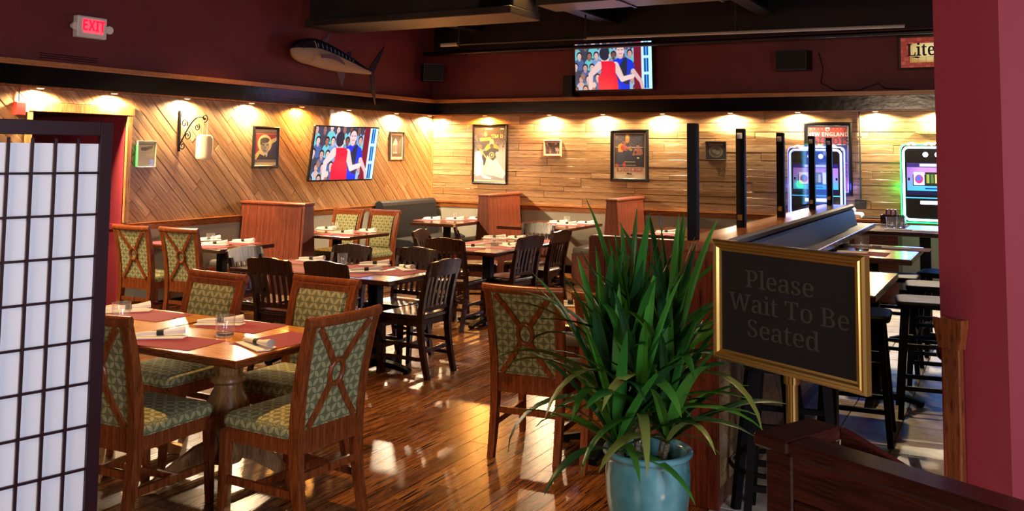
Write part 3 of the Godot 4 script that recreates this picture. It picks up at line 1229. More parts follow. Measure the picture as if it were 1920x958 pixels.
# ------------------------------------------------------------------ half wall with glass screen
func partition() -> void:
	var Z0 := 3.55
	var Z1 := 7.62
	var o := thing("half_wall", "long half wall with a wooden cap dividing dining room from bar side", "half wall", Vector3(6.57, 0, 0))
	var st := mb()
	bx(st, Vector3(0, 0.61, (Z0 + Z1) / 2), Vector3(0.15, 1.22, Z1 - Z0), 0.0)
	part("core", st, M.booth, o)
	# boards of the left face
	var z := Z0
	while z < Z1 - 0.05:
		var l := minf(0.14, Z1 - z)
		st = mb()
		bx(st, Vector3(-0.082, 0.66, z + l / 2), Vector3(0.012, 1.1, l - 0.003), 0.002)
		part("board", st, M.booth, o)
		z += l
	st = mb()
	bx(st, Vector3(-0.015, 1.245, (Z0 + Z1) / 2), Vector3(0.24, 0.05, Z1 - Z0 + 0.06), 0.008)
	part("cap", st, M.cap_wood, o)
	st = mb()
	bx(st, Vector3(-0.01, 0.61, Z1 + 0.012), Vector3(0.19, 1.22, 0.024), 0.004)
	part("end_panel", st, M.endpanel, o)
	# grey clad back of the bar seat with a rolled top edge and a narrow ledge
	st = mb()
	prism(st, PackedVector2Array([Vector2(0.075, 1.215), Vector2(0.125, 1.245), Vector2(0.135, 1.27), Vector2(0.11, 1.28), Vector2(0.11, 1.27), Vector2(0.075, 1.27)]), Z0, Z1, Transform3D.IDENTITY)
	part("edge_strip", st, M.laminate, o)
	st = mb()
	prism(st, PackedVector2Array([Vector2(0.075, 1.10), Vector2(0.155, 1.10), Vector2(0.125, 1.235), Vector2(0.075, 1.235)]), Z0, Z1, Transform3D.IDENTITY)
	part("padded_back", st, M.laminate, o)
	st = mb()
	bx(st, Vector3(0.16, 1.085, (Z0 - 0.3 + Z1 - 0.1) / 2), Vector3(0.18, 0.03, Z1 - Z0 + 0.2), 0.004)
	part("side_ledge", st, M.laminate, o)
	st = mb()
	bx(st, Vector3(0.255, 1.083, (Z0 - 0.3 + Z1 - 0.1) / 2), Vector3(0.014, 0.04, Z1 - Z0 + 0.2), 0.004)
	part("ledge_edge", st, M.cap_wood, o)
	# boards of the right face, laid aslant
	var reg := rect2(Z0, 0.1, Z1, 1.07)
	var d := Vector2(1, 1).normalized()
	var n := Vector2(-1, 1).normalized()
	for i in range(-50, 10):
		var base := i * 0.13
		var q := PackedVector2Array([n * (base + 0.002) + d * -2.0, n * (base + 0.002) + d * 12.0, n * (base + 0.128) + d * 12.0, n * (base + 0.128) + d * -2.0])
		for piece in Geometry2D.intersect_polygons(q, reg):
			if piece.size() >= 3:
				st = mb()
				prism(st, piece, 0.075, 0.086, Transform3D(Basis(Vector3.BACK, Vector3.UP, Vector3.RIGHT), Vector3.ZERO), 0.0015)
				part("slanted_board", st, M.oak[posmod(i, 6)], o)
	# glass screen on the cap
	var g := thing("glass_screen", "tinted glass screen in five black posts standing on the half wall", "glass screen", Vector3(6.51, 1.27, 0))
	var zs := [7.56, 6.62, 5.55, 4.42, 3.62]
	for i in 5:
		st = mb()
		bx(st, Vector3(0, 0.292, zs[i]), Vector3(0.05, 0.584, 0.05), 0.003)
		var p := part("post", st, M.iron, g)
		for s in ([-1] if i == 0 else ([1] if i == 4 else [-1, 1])):
			for yy in [0.06, 0.54]:
				st = mb()
				bx(st, Vector3(0, yy, zs[i] + s * 0.03), Vector3(0.03, 0.035, 0.022), 0.003)
				part("glass_clamp", st, M.white_plastic if yy > 0.3 else M.brass, p)
	for i in 4:
		st = mb()
		bx(st, Vector3(0, 0.285, (zs[i] + zs[i + 1]) / 2), Vector3(0.006, 0.52, zs[i] - zs[i + 1] - 0.06), 0.0)
		part("pane", st, M.pane, g)


# ------------------------------------------------------------------ booth dividers and benches
# local: divider along z from 0 (at the wall) to len, back centred on x = 0; seats on the sides given
func divider(called: String, label: String, at: Vector3, turn: float, length: float, height: float, sides: Array, wood_seat := true) -> void:
	var o := thing(called, label, "booth bench", at, turn)
	var st := mb()
	prism(st, PackedVector2Array([Vector2(-0.13, 0.0), Vector2(0.13, 0.0), Vector2(0.055, height - 0.03), Vector2(-0.055, height - 0.03)]), 0.0, length - 0.03, Transform3D.IDENTITY)
	part("back_core", st, M.booth, o)
	st = mb()
	prism(st, PackedVector2Array([Vector2(-0.15, 0.0), Vector2(0.15, 0.0), Vector2(0.072, height - 0.028), Vector2(-0.072, height - 0.028)]), length - 0.03, length, Transform3D.IDENTITY, 0.004)
	part("end_panel", st, M.booth, o)
	st = mb()
	bx(st, Vector3(0, height - 0.015, length / 2 + 0.004), Vector3(0.165, 0.03, length + 0.02), 0.008)
	part("top_cap", st, M.booth, o)
	# veneer boards on both faces
	for s in [-1, 1]:
		var z := 0.03
		var nb := int((length - 0.08) / 0.11)
		var bwid := (length - 0.08) / nb
		for k in nb:
			st = mb()
			var lean := atan2(0.075, height - 0.03)
			var bas := Basis(Vector3.BACK, lean * s)
			bx(st, bas * Vector3(s * 0.0, 0, 0) + Vector3(s * 0.0965, (height - 0.04) / 2, z + bwid / 2), Vector3(0.01, height - 0.08, bwid - 0.002), 0.0015, bas)
			part("back_board", st, M.booth, o)
			z += bwid
	for s in sides:
		st = mb()
		bx(st, Vector3(s * 0.345, 0.20, length / 2), Vector3(0.43, 0.40, length - 0.02), 0.004)
		part("seat_box", st, M.booth if wood_seat else M.iron, o)
		st = mb()
		cushion(st, 0.44, length - 0.01, 0.04, 0.40, 0.075, 0.012, Vector3(s * 0.335, 0, length / 2))
		part("seat_cushion", st, M.grey_seat, o)


func booths() -> void:
	var H := 1.105
	# against the left wall: stands out from it along x
	divider("booth_bench", "tall wooden booth divider standing out from the left wall below the wall television", Vector3(0.02, 0, 3.98), PI / 2, 0.96, H, [-1])
	divider("booth_bench", "wooden booth divider on the back wall under the hockey poster", Vector3(1.5, 0, 0.02), 0.0, 0.98, H + 0.01, [-1, 1])
	divider("booth_bench", "wooden booth divider on the back wall under the boxing poster", Vector3(3.40, 0, 0.02), 0.0, 1.0, H + 0.01, [-1, 1])
	# grey upholstered bench in the corner, its back to the left wall
	var o := thing("grey_bench", "charcoal vinyl corner bench with high padded back against the left wall", "booth bench", Vector3(0.02, 0, 0.12))
	var L := 1.36
	var st := mb()
	var prof := PackedVector2Array([Vector2(0.0, 0.0), Vector2(0.16, 0.0), Vector2(0.20, 0.46), Vector2(0.15, 0.93), Vector2(0.135, 0.97), Vector2(0.10, 0.995), Vector2(0.06, 0.995), Vector2(0.02, 0.97), Vector2(0.0, 0.93)])
	prism(st, prof, 0.0, L, Transform3D.IDENTITY, 0.006)
	part("padded_back", st, M.vinyl, o)
	st = mb()
	prism(st, PackedVector2Array([Vector2(0.19, 0.36), Vector2(0.66, 0.36), Vector2(0.68, 0.40), Vector2(0.67, 0.45), Vector2(0.60, 0.482), Vector2(0.35, 0.49), Vector2(0.195, 0.47)]), 0.005, L - 0.005, Transform3D.IDENTITY, 0.006)
	part("seat_cushion", st, M.vinyl, o)
	st = mb()
	bx(st, Vector3(0.40, 0.18, L / 2), Vector3(0.46, 0.36, L - 0.02), 0.004)
	part("seat_box", st, M.iron, o)
	# bench whose back stands out from the half wall
	o = thing("booth_bench", "wooden booth bench with a rounded top corner joined to the half wall behind the palm", "booth bench", Vector3(5.2, 0, 5.84))
	st = mb()
	prism(st, PackedVector2Array([Vector2(0, 0), Vector2(1.27, 0), Vector2(1.27, 0.96), Vector2(1.2, 1.02), Vector2(1.05, 1.075), Vector2(0.9, 1.1), Vector2(0.02, 1.105), Vector2(0, 1.09)]), -0.04, 0.03, Transform3D.IDENTITY, 0.005)
	part("back_core", st, M.booth, o)
	for k in 11:
		st = mb()
		var x := 0.02 + 0.112 * k
		bx(st, Vector3(x + 0.055, 0.52, 0.036), Vector3(0.109, 0.94 if k < 9 else 0.84, 0.012), 0.002)
		part("back_board", st, M.booth, o)
	st = mb()
	bx(st, Vector3(0.62, 0.20, 0.27), Vector3(1.26, 0.40, 0.43), 0.004)
	part("seat_box", st, M.booth, o)
	st = mb()
	cushion(st, 1.26, 0.45, 0.04, 0.40, 0.075, 0.012, Vector3(0.62, 0, 0.27))
	part("seat_cushion", st, M.grey_seat, o)


# ------------------------------------------------------------------ chairs
# local: the seat looks to -z, the back stands at +z
func make_lattice_chair() -> Node3D:
	var o := Node3D.new()
	o.set_meta("base", "upholstered_chair")
	o.set_meta("category", "chair")
	var m: Material = M.cherry
	var st: SurfaceTool
	var back := func(y: float) -> float:
		# curve of the back posts
		return 0.215 + (0.055 * pow(maxf(0.0, (0.36 - y) / 0.36), 1.6)) + 0.085 * pow(maxf(0.0, (y - 0.42) / 0.5), 1.8)
	for s in [-1, 1]:
		st = mb()
		var pts := []
		for k in 12:
			var y := 0.93 * k / 11.0
			pts.append(Vector3(s * (0.196 + 0.016 * maxf(0.0, (y - 0.45) / 0.48)), y, back.call(y)))
		var secs := []
		for k in pts.size():
			var y: float = pts[k].y
			var wd := 0.019 + 0.003 * clampf(y / 0.45, 0, 1)
			var th := 0.017 + 0.010 * sin(clampf(y / 0.93, 0, 1) * PI)
			secs.append([pts[k], Vector3(wd, 0, 0), Vector3(0, 0, th)])
		loft(st, secs)
		part("leg", st, m, o)
		st = mb()
		bar(st, [Vector3(s * 0.215, 0.0, -0.235), Vector3(s * 0.212, 0.40, -0.215)], 0.030, 0.030, Vector3.RIGHT, 0.044, 0.044)
		part("leg", st, m, o)
		st = mb()
		bar(st, [Vector3(s * 0.212, 0.175, -0.215), Vector3(s * 0.196, 0.175, 0.225)], 0.020, 0.034, Vector3.RIGHT)
		part("stretcher", st, m, o)
	st = mb()
	bar(st, [Vector3(-0.2, 0.175, -0.03), Vector3(0.2, 0.175, -0.03)], 0.020, 0.030, Vector3.BACK)
	part("stretcher", st, m, o)
	st = mb()
	bar(st, [Vector3(-0.19, 0.25, back.call(0.25)), Vector3(0.19, 0.25, back.call(0.25))], 0.018, 0.034, Vector3.BACK)
	part("stretcher", st, m, o)
	# apron
	st = mb()
	bx(st, Vector3(0, 0.385, -0.215), Vector3(0.42, 0.068, 0.024), 0.003)
	bx(st, Vector3(0, 0.385, 0.205), Vector3(0.39, 0.068, 0.024), 0.003)
	for s in [-1, 1]:
		bar(st, [Vector3(s * 0.208, 0.385, -0.215), Vector3(s * 0.2, 0.385, 0.205)], 0.024, 0.068, Vector3.RIGHT)
	part("apron", st, m, o)
	st = mb()
	cushion(st, 0.475, 0.455, 0.05, 0.418, 0.055, 0.022, Vector3(0, 0, -0.015), Basis.IDENTITY, 0.05)
	part("seat", st, M.fabric, o)
	# rolled top rail, bowed a little
	st = mb()
	var tp := []
	for k in 13:
		var t := k / 6.0 - 1.0
		tp.append(Vector3(t * 0.243, 0.935 + 0.004 * t * t, back.call(0.93) + 0.004 + 0.012 * (1.0 - t * t)))
	tube(st, tp, 0.0175, 12, true, 1.45, Vector3.UP)
	part("top_rail", st, m, o)
	# lower rail and pad
	st = mb()
	bar(st, [Vector3(-0.19, 0.402, back.call(0.402) + 0.004), Vector3(0.19, 0.402, back.call(0.402) + 0.004)], 0.022, 0.105, Vector3.BACK)
	part("lower_rail", st, m, o)
	st = mb()
	var secs := []
	for k in 9:
		var y := 0.452 + 0.463 * k / 8.0
		secs.append([Vector3(0, y, back.call(y) + 0.004), Vector3(0.178 + 0.012 * k / 8.0, 0, 0), Vector3(0, 0, 0.010)])
	loft(st, secs)
	part("back_pad", st, M.fabric, o)
	# front of the pad: padded face inside a thin frame
	st = mb()
	secs = []
	for k in 9:
		var y := 0.515 + 0.375 * k / 8.0
		var e := 1.0 - pow(2.0 * k / 8.0 - 1.0, 4.0)
		secs.append([Vector3(0, y, back.call(y) - 0.012 - 0.004 * e), Vector3(0.155 + 0.010 * k / 8.0, 0, 0), Vector3(0, 0, 0.008 + 0.003 * e)])
	loft(st, secs)
	part("front_pad", st, M.fabric, o)
	st = mb()
	bar(st, [Vector3(-0.19, 0.905, back.call(0.905) - 0.006), Vector3(0.19, 0.905, back.call(0.905) - 0.006)], 0.030, 0.035, Vector3.BACK)
	part("upper_rail", st, m, o)
	# crossing lattice with a ring on the rear face
	var cy := 0.685
	var ring_r := 0.050
	var rear := func(x: float, y: float) -> Vector3:
		return Vector3(x, y, back.call(y) + 0.019)
	for sx in [-1, 1]:
		for sy in [-1, 1]:
			st = mb()
			var a: Vector2 = Vector2(sx * 0.030, cy + sy * 0.046)
			var b: Vector2 = Vector2(sx * (0.165 if sy > 0 else 0.150), (0.905 if sy > 0 else 0.462))
			var pts := []
			for k in 7:
				var t := k / 6.0
				var p := a.lerp(b, t)
				pts.append(rear.call(p.x + sx * 0.006 * sin(t * PI) * -1.0, p.y))
			bar(st, pts, 0.028, 0.017, Vector3.RIGHT)
			part("lattice_bar", st, m, o)
	st = mb()
	var rp := []
	for k in 25:
		var a := TAU * k / 24.0
		rp.append(rear.call(cos(a) * ring_r * 0.86, cy + sin(a) * ring_r * 1.12))
	tube(st, rp, 0.0135, 8, false)
	part("lattice_ring", st, m, o)
	return o


func make_slat_chair() -> Node3D:
	var o := Node3D.new()
	o.set_meta("base", "slat_back_chair")
	o.set_meta("category", "chair")
	var m: Material = M.walnut
	var st: SurfaceTool
	var back := func(y: float) -> float:
		return 0.18 + 0.07 * pow(maxf(0.0, (0.40 - y) / 0.40), 1.6) + 0.10 * pow(maxf(0.0, (y - 0.42) / 0.45), 1.5)
	for s in [-1, 1]:
		st = mb()
		var secs := []
		for k in 11:
			var y := 0.80 * k / 10.0
			secs.append([Vector3(s * (0.176 + 0.012 * y), y, back.call(y)), Vector3(0.016, 0, 0), Vector3(0, 0, 0.019 + 0.006 * sin(y / 0.8 * PI))])
		loft(st, secs)
		part("leg", st, m, o)
		st = mb()
		bar(st, [Vector3(s * 0.188, 0.0, -0.195), Vector3(s * 0.18, 0.43, -0.178)], 0.032, 0.032, Vector3.RIGHT, 0.042, 0.042)
		part("leg", st, m, o)
		for y in [0.14, 0.24]:
			st = mb()
			bar(st, [Vector3(s * 0.185, y, -0.19), Vector3(s * 0.178, y, back.call(y))], 0.016, 0.026, Vector3.RIGHT)
			part("stretcher", st, m, o)
	st = mb()
	bar(st, [Vector3(-0.185, 0.20, -0.19), Vector3(0.185, 0.20, -0.19)], 0.016, 0.028, Vector3.BACK)
	part("stretcher", st, m, o)
	st = mb()
	bar(st, [Vector3(-0.175, 0.20, back.call(0.2)), Vector3(0.175, 0.20, back.call(0.2))], 0.016, 0.028, Vector3.BACK)
	part("stretcher", st, m, o)
	# saddle seat
	st = mb()
	cushion(st, 0.425, 0.405, 0.05, 0.432, 0.034, -0.006, Vector3(0, 0, -0.01), Basis.IDENTITY, 0.08)
	part("seat", st, m, o)
	st = mb()
	bx(st, Vector3(0, 0.405, -0.17), Vector3(0.33, 0.05, 0.02), 0.002)
	bx(st, Vector3(0, 0.405, 0.17), Vector3(0.32, 0.05, 0.02), 0.002)
	for s in [-1, 1]:
		bx(st, Vector3(s * 0.175, 0.405, 0), Vector3(0.02, 0.05, 0.33), 0.002)
	part("apron", st, m, o)
	# shaped crest
	st = mb()
	var secs := []
	for k in 17:
		var t := k / 8.0 - 1.0
		var top := 0.868 + 0.012 * exp(-pow(t / 0.42, 4.0)) - 0.016 * smoothstep(0.82, 1.0, absf(t))
		var low := 0.752
		secs.append([Vector3(t * 0.212, (top + low) / 2, back.call(0.81) + 0.010 * (1.0 - t * t) + 0.002), Vector3(0, (top - low) / 2, 0.012), Vector3(0, 0, 0.0125)])
	loft(st, secs)
	part("crest_rail", st, m, o)
	st = mb()
	bar(st, [Vector3(-0.175, 0.505, back.call(0.505)), Vector3(0.175, 0.505, back.call(0.505))], 0.018, 0.036, Vector3.BACK)
	part("lower_rail", st, m, o)
	for k in 5:
		st = mb()
		var x := -0.116 + 0.058 * k
		var pts := []
		for j in 6:
			var y := 0.515 + 0.245 * j / 5.0
			pts.append(Vector3(x, y, back.call(y) + 0.004))
		bar(st, pts, 0.026, 0.010, Vector3.RIGHT)
		part("slat", st, m, o)
	return o


func make_stool() -> Node3D:
	var o := Node3D.new()
	o.set_meta("base", "bar_stool")
	o.set_meta("category", "bar stool")
	var m: Material = M.black_wood
	var st := mb()
	cushion(st, 0.42, 0.40, 0.06, 0.715, 0.04, -0.008)
	part("seat", st, m, o)
	for sx in [-1, 1]:
		for sz in [-1, 1]:
			st = mb()
			bar(st, [Vector3(sx * 0.20, 0, sz * 0.19), Vector3(sx * 0.15, 0.72, sz * 0.14)], 0.034, 0.034, Vector3.RIGHT, 0.04, 0.04)
			part("leg", st, m, o)
	for k in 4:
		st = mb()
		var y: float = [0.2, 0.2, 0.3, 0.3][k]
		var r := 0.195 - 0.05 * y / 0.72
		if k < 2:
			var z: float = [-r, r][k]
			bar(st, [Vector3(-r, y, z), Vector3(r, y, z)], 0.026, 0.026, Vector3.UP)
			part("rung", st, m, o)
			st = mb()
			bar(st, [Vector3(-r + 0.01, y + 0.27, z * 0.93), Vector3(r - 0.01, y + 0.27, z * 0.93)], 0.024, 0.024, Vector3.UP)
		else:
			var x: float = [-r, r][k - 2]
			bar(st, [Vector3(x, y, -r), Vector3(x, y, r)], 0.026, 0.026, Vector3.UP)
		part("rung", st, m, o)
	return o


# ------------------------------------------------------------------ tables and what stands on them
func table_top(o: Node, w: float, d: float, h: float, top: Material, edge: Material) -> void:
	var st := mb()
	bx(st, Vector3(0, h - 0.018, 0), Vector3(w, 0.036, d), 0.006)
	part("edge_band", st, edge, o)
	st = mb()
	bx(st, Vector3(0, h - 0.0005, 0), Vector3(w - 0.03, 0.003, d - 0.03), 0.001)
	part("tabletop", st, top, o)


func pedestal(o: Node, at: Vector3, h: float, r: float, foot: float) -> void:
	var st := mb()
	bx(st, at + Vector3(0, h / 2 + 0.02, 0), Vector3(r * 2, h - 0.04, r * 2), 0.006)
	part("column", st, M.iron, o)
	st = mb()
	for k in 4:
		var a := PI / 2 * k
		var dv := Vector3(cos(a), 0, sin(a))
		bar(st, [at + dv * 0.02 + Vector3(0, 0.062, 0), at + dv * foot * 0.6 + Vector3(0, 0.05, 0), at + dv * foot + Vector3(0, 0.022, 0)], 0.07, 0.05, Vector3.UP.cross(dv), 0.05, 0.026)
		bar(st, [at + dv * (foot - 0.03) + Vector3(0, 0.02, 0), at + dv * (foot - 0.03)], 0.035, 0.035, Vector3.UP.cross(dv))
	part("foot_cross", st, M.iron, o)
	st = mb()
	bx(st, at + Vector3(0, h - 0.03, 0), Vector3(0.36, 0.012, 0.36), 0.002)
	part("top_plate", st, M.iron, o)


func turned_base(o: Node, h: float) -> void:
	var st := mb()
	lathe(st, [Vector2(0.001, 0.13), Vector2(0.075, 0.13), Vector2(0.09, 0.17), Vector2(0.085, 0.21), Vector2(0.06, 0.235), Vector2(0.062, 0.26), Vector2(0.10, 0.31), Vector2(0.115, 0.37), Vector2(0.105, 0.43), Vector2(0.072, 0.49), Vector2(0.066, 0.515), Vector2(0.088, 0.53), Vector2(0.088, 0.55), Vector2(0.07, 0.565), Vector2(0.075, 0.62), Vector2(0.095, h - 0.05), Vector2(0.001, h - 0.05)], 28)
	part("turned_column", st, M.pale_wood, o)
	for k in 4:
		st = mb()
		var a := PI / 4 + PI / 2 * k
		var dv := Vector3(cos(a), 0, sin(a))
		bar(st, [Vector3(0, 0.20, 0) + dv * 0.05, Vector3(0, 0.17, 0) + dv * 0.14, Vector3(0, 0.095, 0) + dv * 0.25, Vector3(0, 0.035, 0) + dv * 0.34, Vector3(0, 0.02, 0) + dv * 0.40], 0.065, 0.09, Vector3.UP.cross(dv), 0.05, 0.04)
		part("foot", st, M.pale_wood, o)
	st = mb()
	bx(st, Vector3(0, h - 0.043, 0), Vector3(0.5, 0.02, 0.5), 0.003)
	part("top_plate", st, M.pale_wood, o)


var proto_mat: Node3D
var proto_napkin: Node3D
var proto_glass: Node3D
var proto_flat: Node3D


func protos() -> void:
	proto_mat = Node3D.new()
	proto_mat.set_meta("base", "placemat")
	proto_mat.set_meta("category", "placemat")
	var st := mb()
	bx(st, Vector3(0, 0.0011, 0), Vector3(0.40, 0.0016, 0.27), 0.0004)
	part("paper", st, M.mat_paper, proto_mat)
	proto_napkin = Node3D.new()
	proto_napkin.set_meta("base", "napkin_roll")
	proto_napkin.set_meta("category", "napkin")
	st = mb()
	# folded cloth underneath, slightly fanned
	prism(st, PackedVector2Array([Vector2(-0.13, -0.05), Vector2(0.12, -0.06), Vector2(0.14, 0.0), Vector2(0.10, 0.055), Vector2(-0.12, 0.045)]), 0.001, 0.007, Transform3D(Basis(Vector3.RIGHT, -PI / 2), Vector3.ZERO), 0.002)
	part("folded_cloth", st, M.linen, proto_napkin)
	st = mb()
	tube(st, [Vector3(-0.12, 0.017, 0.005), Vector3(-0.06, 0.022, 0.002), Vector3(0.0, 0.023, 0), Vector3(0.06, 0.026, -0.004), Vector3(0.125, 0.032, -0.012)], [0.011, 0.014, 0.014, 0.018, 0.026], 12, true, 0.75)
	part("rolled_cloth", st, M.linen, proto_napkin)
	st = mb()
	tube(st, [Vector3(-0.012, 0.0225, 0.001), Vector3(0.022, 0.0235, -0.001)], [0.0162, 0.0168], 14, true, 0.85)
	part("paper_band", st, M.band, proto_napkin)
	proto_glass = Node3D.new()
	proto_glass.set_meta("base", "glass_tumbler")
	proto_glass.set_meta("category", "glass")
	st = mb()
	lathe(st, [Vector2(0.040, 0.004), Vector2(0.044, 0.091), Vector2(0.0432, 0.0922), Vector2(0.0418, 0.091), Vector2(0.0385, 0.018)], 28)
	part("glass_wall", st, M.glass_wall, proto_glass)
	st = mb()
	lathe(st, [Vector2(0.0005, 0.001), Vector2(0.036, 0.001), Vector2(0.0395, 0.005), Vector2(0.0395, 0.012), Vector2(0.037, 0.0165), Vector2(0.0005, 0.0155)], 28)
	part("glass_base", st, M.glass, proto_glass)
	proto_flat = Node3D.new()
	proto_flat.set_meta("base", "paper_napkin")
	proto_flat.set_meta("category", "napkin")
	st = mb()
	bx(st, Vector3(0, 0.003, 0), Vector3(0.20, 0.005, 0.11), 0.001)
	bx(st, Vector3(0.01, 0.0065, 0.004), Vector3(0.17, 0.003, 0.08), 0.001)
	part("folded_paper", st, M.linen, proto_flat)


func lay_mat(at: Vector3, deg: float, where: String) -> void:
	dup(proto_mat, at + Vector3(0, 0.0012, 0), deg_to_rad(deg), "maroon paper placemat " + where, "maroon placemats")


func lay_napkin(at: Vector3, deg: float, where: String) -> void:
	dup(proto_napkin, at + Vector3(0, 0.003, 0), deg_to_rad(deg), "white rolled napkin with dark band " + where, "rolled napkins")


func lay_glass(at: Vector3, where: String, sc := 1.0) -> void:
	var g := dup(proto_glass, at + Vector3(0, 0.001, 0), 0.0, "clear empty tumbler " + where, "tumblers on the tables")
	g.scale = Vector3.ONE * sc


func tables_and_chairs() -> void:
	protos()
	var h := 0.745
	var lat := make_lattice_chair()
	var slat := make_slat_chair()
	# --- the near pair of honey tables
	var o := thing("dining_table", "honey topped square table with turned pale pedestal, the nearest table", "table", Vector3(4.39, 0, 8.575), 0, "honey topped tables")
	table_top(o, 0.88, 0.80, h, M.honey, M.honey_dark)
	turned_base(o, h)
	o = thing("dining_table", "honey topped table pushed against the nearest table, half behind the paper screen", "table", Vector3(3.50, 0, 8.59), deg_to_rad(1.0), "honey topped tables")
	table_top(o, 0.88, 0.80, h, M.honey, M.honey_dark)
	turned_base(o, h)
	lay_mat(Vector3(4.27, h, 8.82), 5, "on the nearest honey table, at its front left")
	lay_mat(Vector3(4.68, h, 8.53), 84, "on the nearest honey table, before the right hand chair")
	lay_mat(Vector3(4.24, h, 8.34), 3, "on the nearest honey table, at its far side")
	lay_mat(Vector3(3.56, h, 8.37), 3, "on the honey table by the screen, at its far side")
	lay_napkin(Vector3(4.11, h, 8.78), 38, "on the nearest honey table, at its front left")
	lay_napkin(Vector3(4.68, h, 8.69), -20, "on the nearest honey table, at its front right corner")
	lay_napkin(Vector3(4.10, h, 8.36), 30, "behind the tumbler on the nearest honey table")
	lay_napkin(Vector3(3.34, h, 8.34), 50, "on the honey table by the screen")
	lay_glass(Vector3(4.36, h, 8.58), "in the middle of the nearest honey table", 1.14)
	lay_glass(Vector3(3.58, h, 8.58), "on the honey table beside the paper screen", 1.14)
	var A := "green upholstered lattice chair, "
	dup(lat, Vector3(4.905, 0, 8.665), deg_to_rad(86), A + "at the right end of the nearest honey table", "petal fabric chairs")
	dup(lat, Vector3(4.265, 0, 9.0), deg_to_rad(2), A + "half hidden by the paper screen", "petal fabric chairs")
	dup(lat, Vector3(3.69, 0, 8.30), deg_to_rad(178), A + "facing us behind the honey table by the screen", "petal fabric chairs")
	dup(lat, Vector3(4.39, 0, 8.13), deg_to_rad(180), A + "facing us behind the nearest honey table", "petal fabric chairs")
	# --- chairs left of the palm and their table
	o = thing("dining_table", "dark edged table set between two lattice back chairs and the booth behind the palm", "table", Vector3(5.86, 0, 7.02))
	table_top(o, 1.0, 0.72, h, M.honey, M.table_edge)
	pedestal(o, Vector3.ZERO, h, 0.04, 0.33)
	dup(lat, Vector3(5.485, 0, 7.195), deg_to_rad(5), A + "standing free in the aisle left of the palm", "petal fabric chairs")
	dup(lat, Vector3(6.06, 0, 7.21), deg_to_rad(3), A + "mostly hidden behind the palm leaves", "petal fabric chairs")
	lay_mat(Vector3(5.62, h, 7.22), 2, "on the table left of the palm, nearer chair")
	lay_mat(Vector3(6.1, h, 7.22), 0, "on the table behind the palm leaves")
	lay_napkin(Vector3(5.47, h, 6.78), 20, "on the table left of the palm")
	# --- left wall booth table
	o = thing("dining_table", "maroon set table between two lattice chairs and the wooden booth at the left wall", "table", Vector3(0.66, 0, 5.23))
	table_top(o, 1.26, 0.74, h, M.table_dark, M.table_edge)
	pedestal(o, Vector3(0.28, 0, 0), h, 0.04, 0.3)
	dup(lat, Vector3(0.43, 0, 5.62), deg_to_rad(2), A + "nearest to the left wall and the doorway", "petal fabric chairs")
	dup(lat, Vector3(0.99, 0, 5.55), deg_to_rad(3), A + "second from the left wall beside the doorway", "petal fabric chairs")
	var w := "on the left wall booth table, "
	lay_mat(Vector3(0.36, h, 5.42), 0, w + "nearest the wall")
	lay_mat(Vector3(0.95, h, 5.42), 0, w + "front right")
	lay_mat(Vector3(0.95, h, 5.03), 0, w + "far right")
	lay_napkin(Vector3(0.9, h, 5.3), 35, w + "front right")
	lay_napkin(Vector3(0.95, h, 4.96), 10, w + "far right")
	lay_napkin(Vector3(0.5, h, 5.0), 60, w + "beside the tumbler")
	lay_glass(Vector3(0.66, h, 5.12), "on the left wall booth table")
	# --- second table at the left wall
	o = thing("dining_table", "maroon set table behind the left wall divider, before two green chairs", "table", Vector3(0.80, 0, 3.50))
	table_top(o, 1.34, 0.74, h, M.table_dark, M.table_edge)
	pedestal(o, Vector3(0.2, 0, 0), h, 0.04, 0.3)
	dup(lat, Vector3(0.47, 0, 2.92), deg_to_rad(180), A + "facing us under the wall television, left one", "petal fabric chairs")
	dup(lat, Vector3(0.93, 0, 2.80), deg_to_rad(177), A + "facing us beside the charcoal corner bench", "petal fabric chairs")
	w = "on the table below the wall television, "
	lay_mat(Vector3(0.62, h, 3.72), 0, w + "front")
	lay_mat(Vector3(1.15, h, 3.68), 0, w + "front right")
	lay_mat(Vector3(1.12, h, 3.27), 0, w + "far right")
	lay_napkin(Vector3(0.62, h, 3.24), 10, w + "left")
	lay_napkin(Vector3(1.12, h, 3.56), 15, w + "front")
	lay_napkin(Vector3(1.2, h, 3.2), -10, w + "right")
	lay_glass(Vector3(0.74, h, 3.22), "on the table below the wall television")
	# --- long dark table in the middle
	o = thing("dining_table", "dark topped table at the right end of the long middle group", "table", Vector3(3.50, 0, 6.13), 0, "dark topped tables")
	table_top(o, 0.79, 0.74, h, M.table_dark, M.table_edge)
	pedestal(o, Vector3(0, 0, 0), h, 0.045, 0.33)
	o = thing("dining_table", "dark topped table at the left end of the long middle group", "table", Vector3(2.70, 0, 6.13), 0, "dark topped tables")
	table_top(o, 0.79, 0.74, h, M.table_dark, M.table_edge)
	pedestal(o, Vector3(0, 0, 0), h, 0.045, 0.33)
	var B := "dark slat back chair "
	dup(slat, Vector3(3.80, 0, 6.02), deg_to_rad(88), B + "at the right end of the long middle table", "slat back chairs")
	dup(slat, Vector3(2.42, 0, 6.16), deg_to_rad(-88), B + "with glossy crest at the left end of the long middle table", "slat back chairs")
	dup(slat, Vector3(2.90, 0, 6.42), deg_to_rad(1), B + "before the long middle table, left one", "slat back chairs")
	dup(slat, Vector3(3.42, 0, 6.36), deg_to_rad(-3), B + "before the long middle table, right one", "slat back chairs")
	dup(slat, Vector3(2.79, 0, 5.80), deg_to_rad(180), B + "facing us behind the long middle table, left one", "slat back chairs")
	dup(slat, Vector3(3.40, 0, 5.70), deg_to_rad(177), B + "facing us behind the long middle table, right one", "slat back chairs")
	w = "on the long middle table, "
	lay_mat(Vector3(2.86, h, 6.32), 0, w + "near left place")
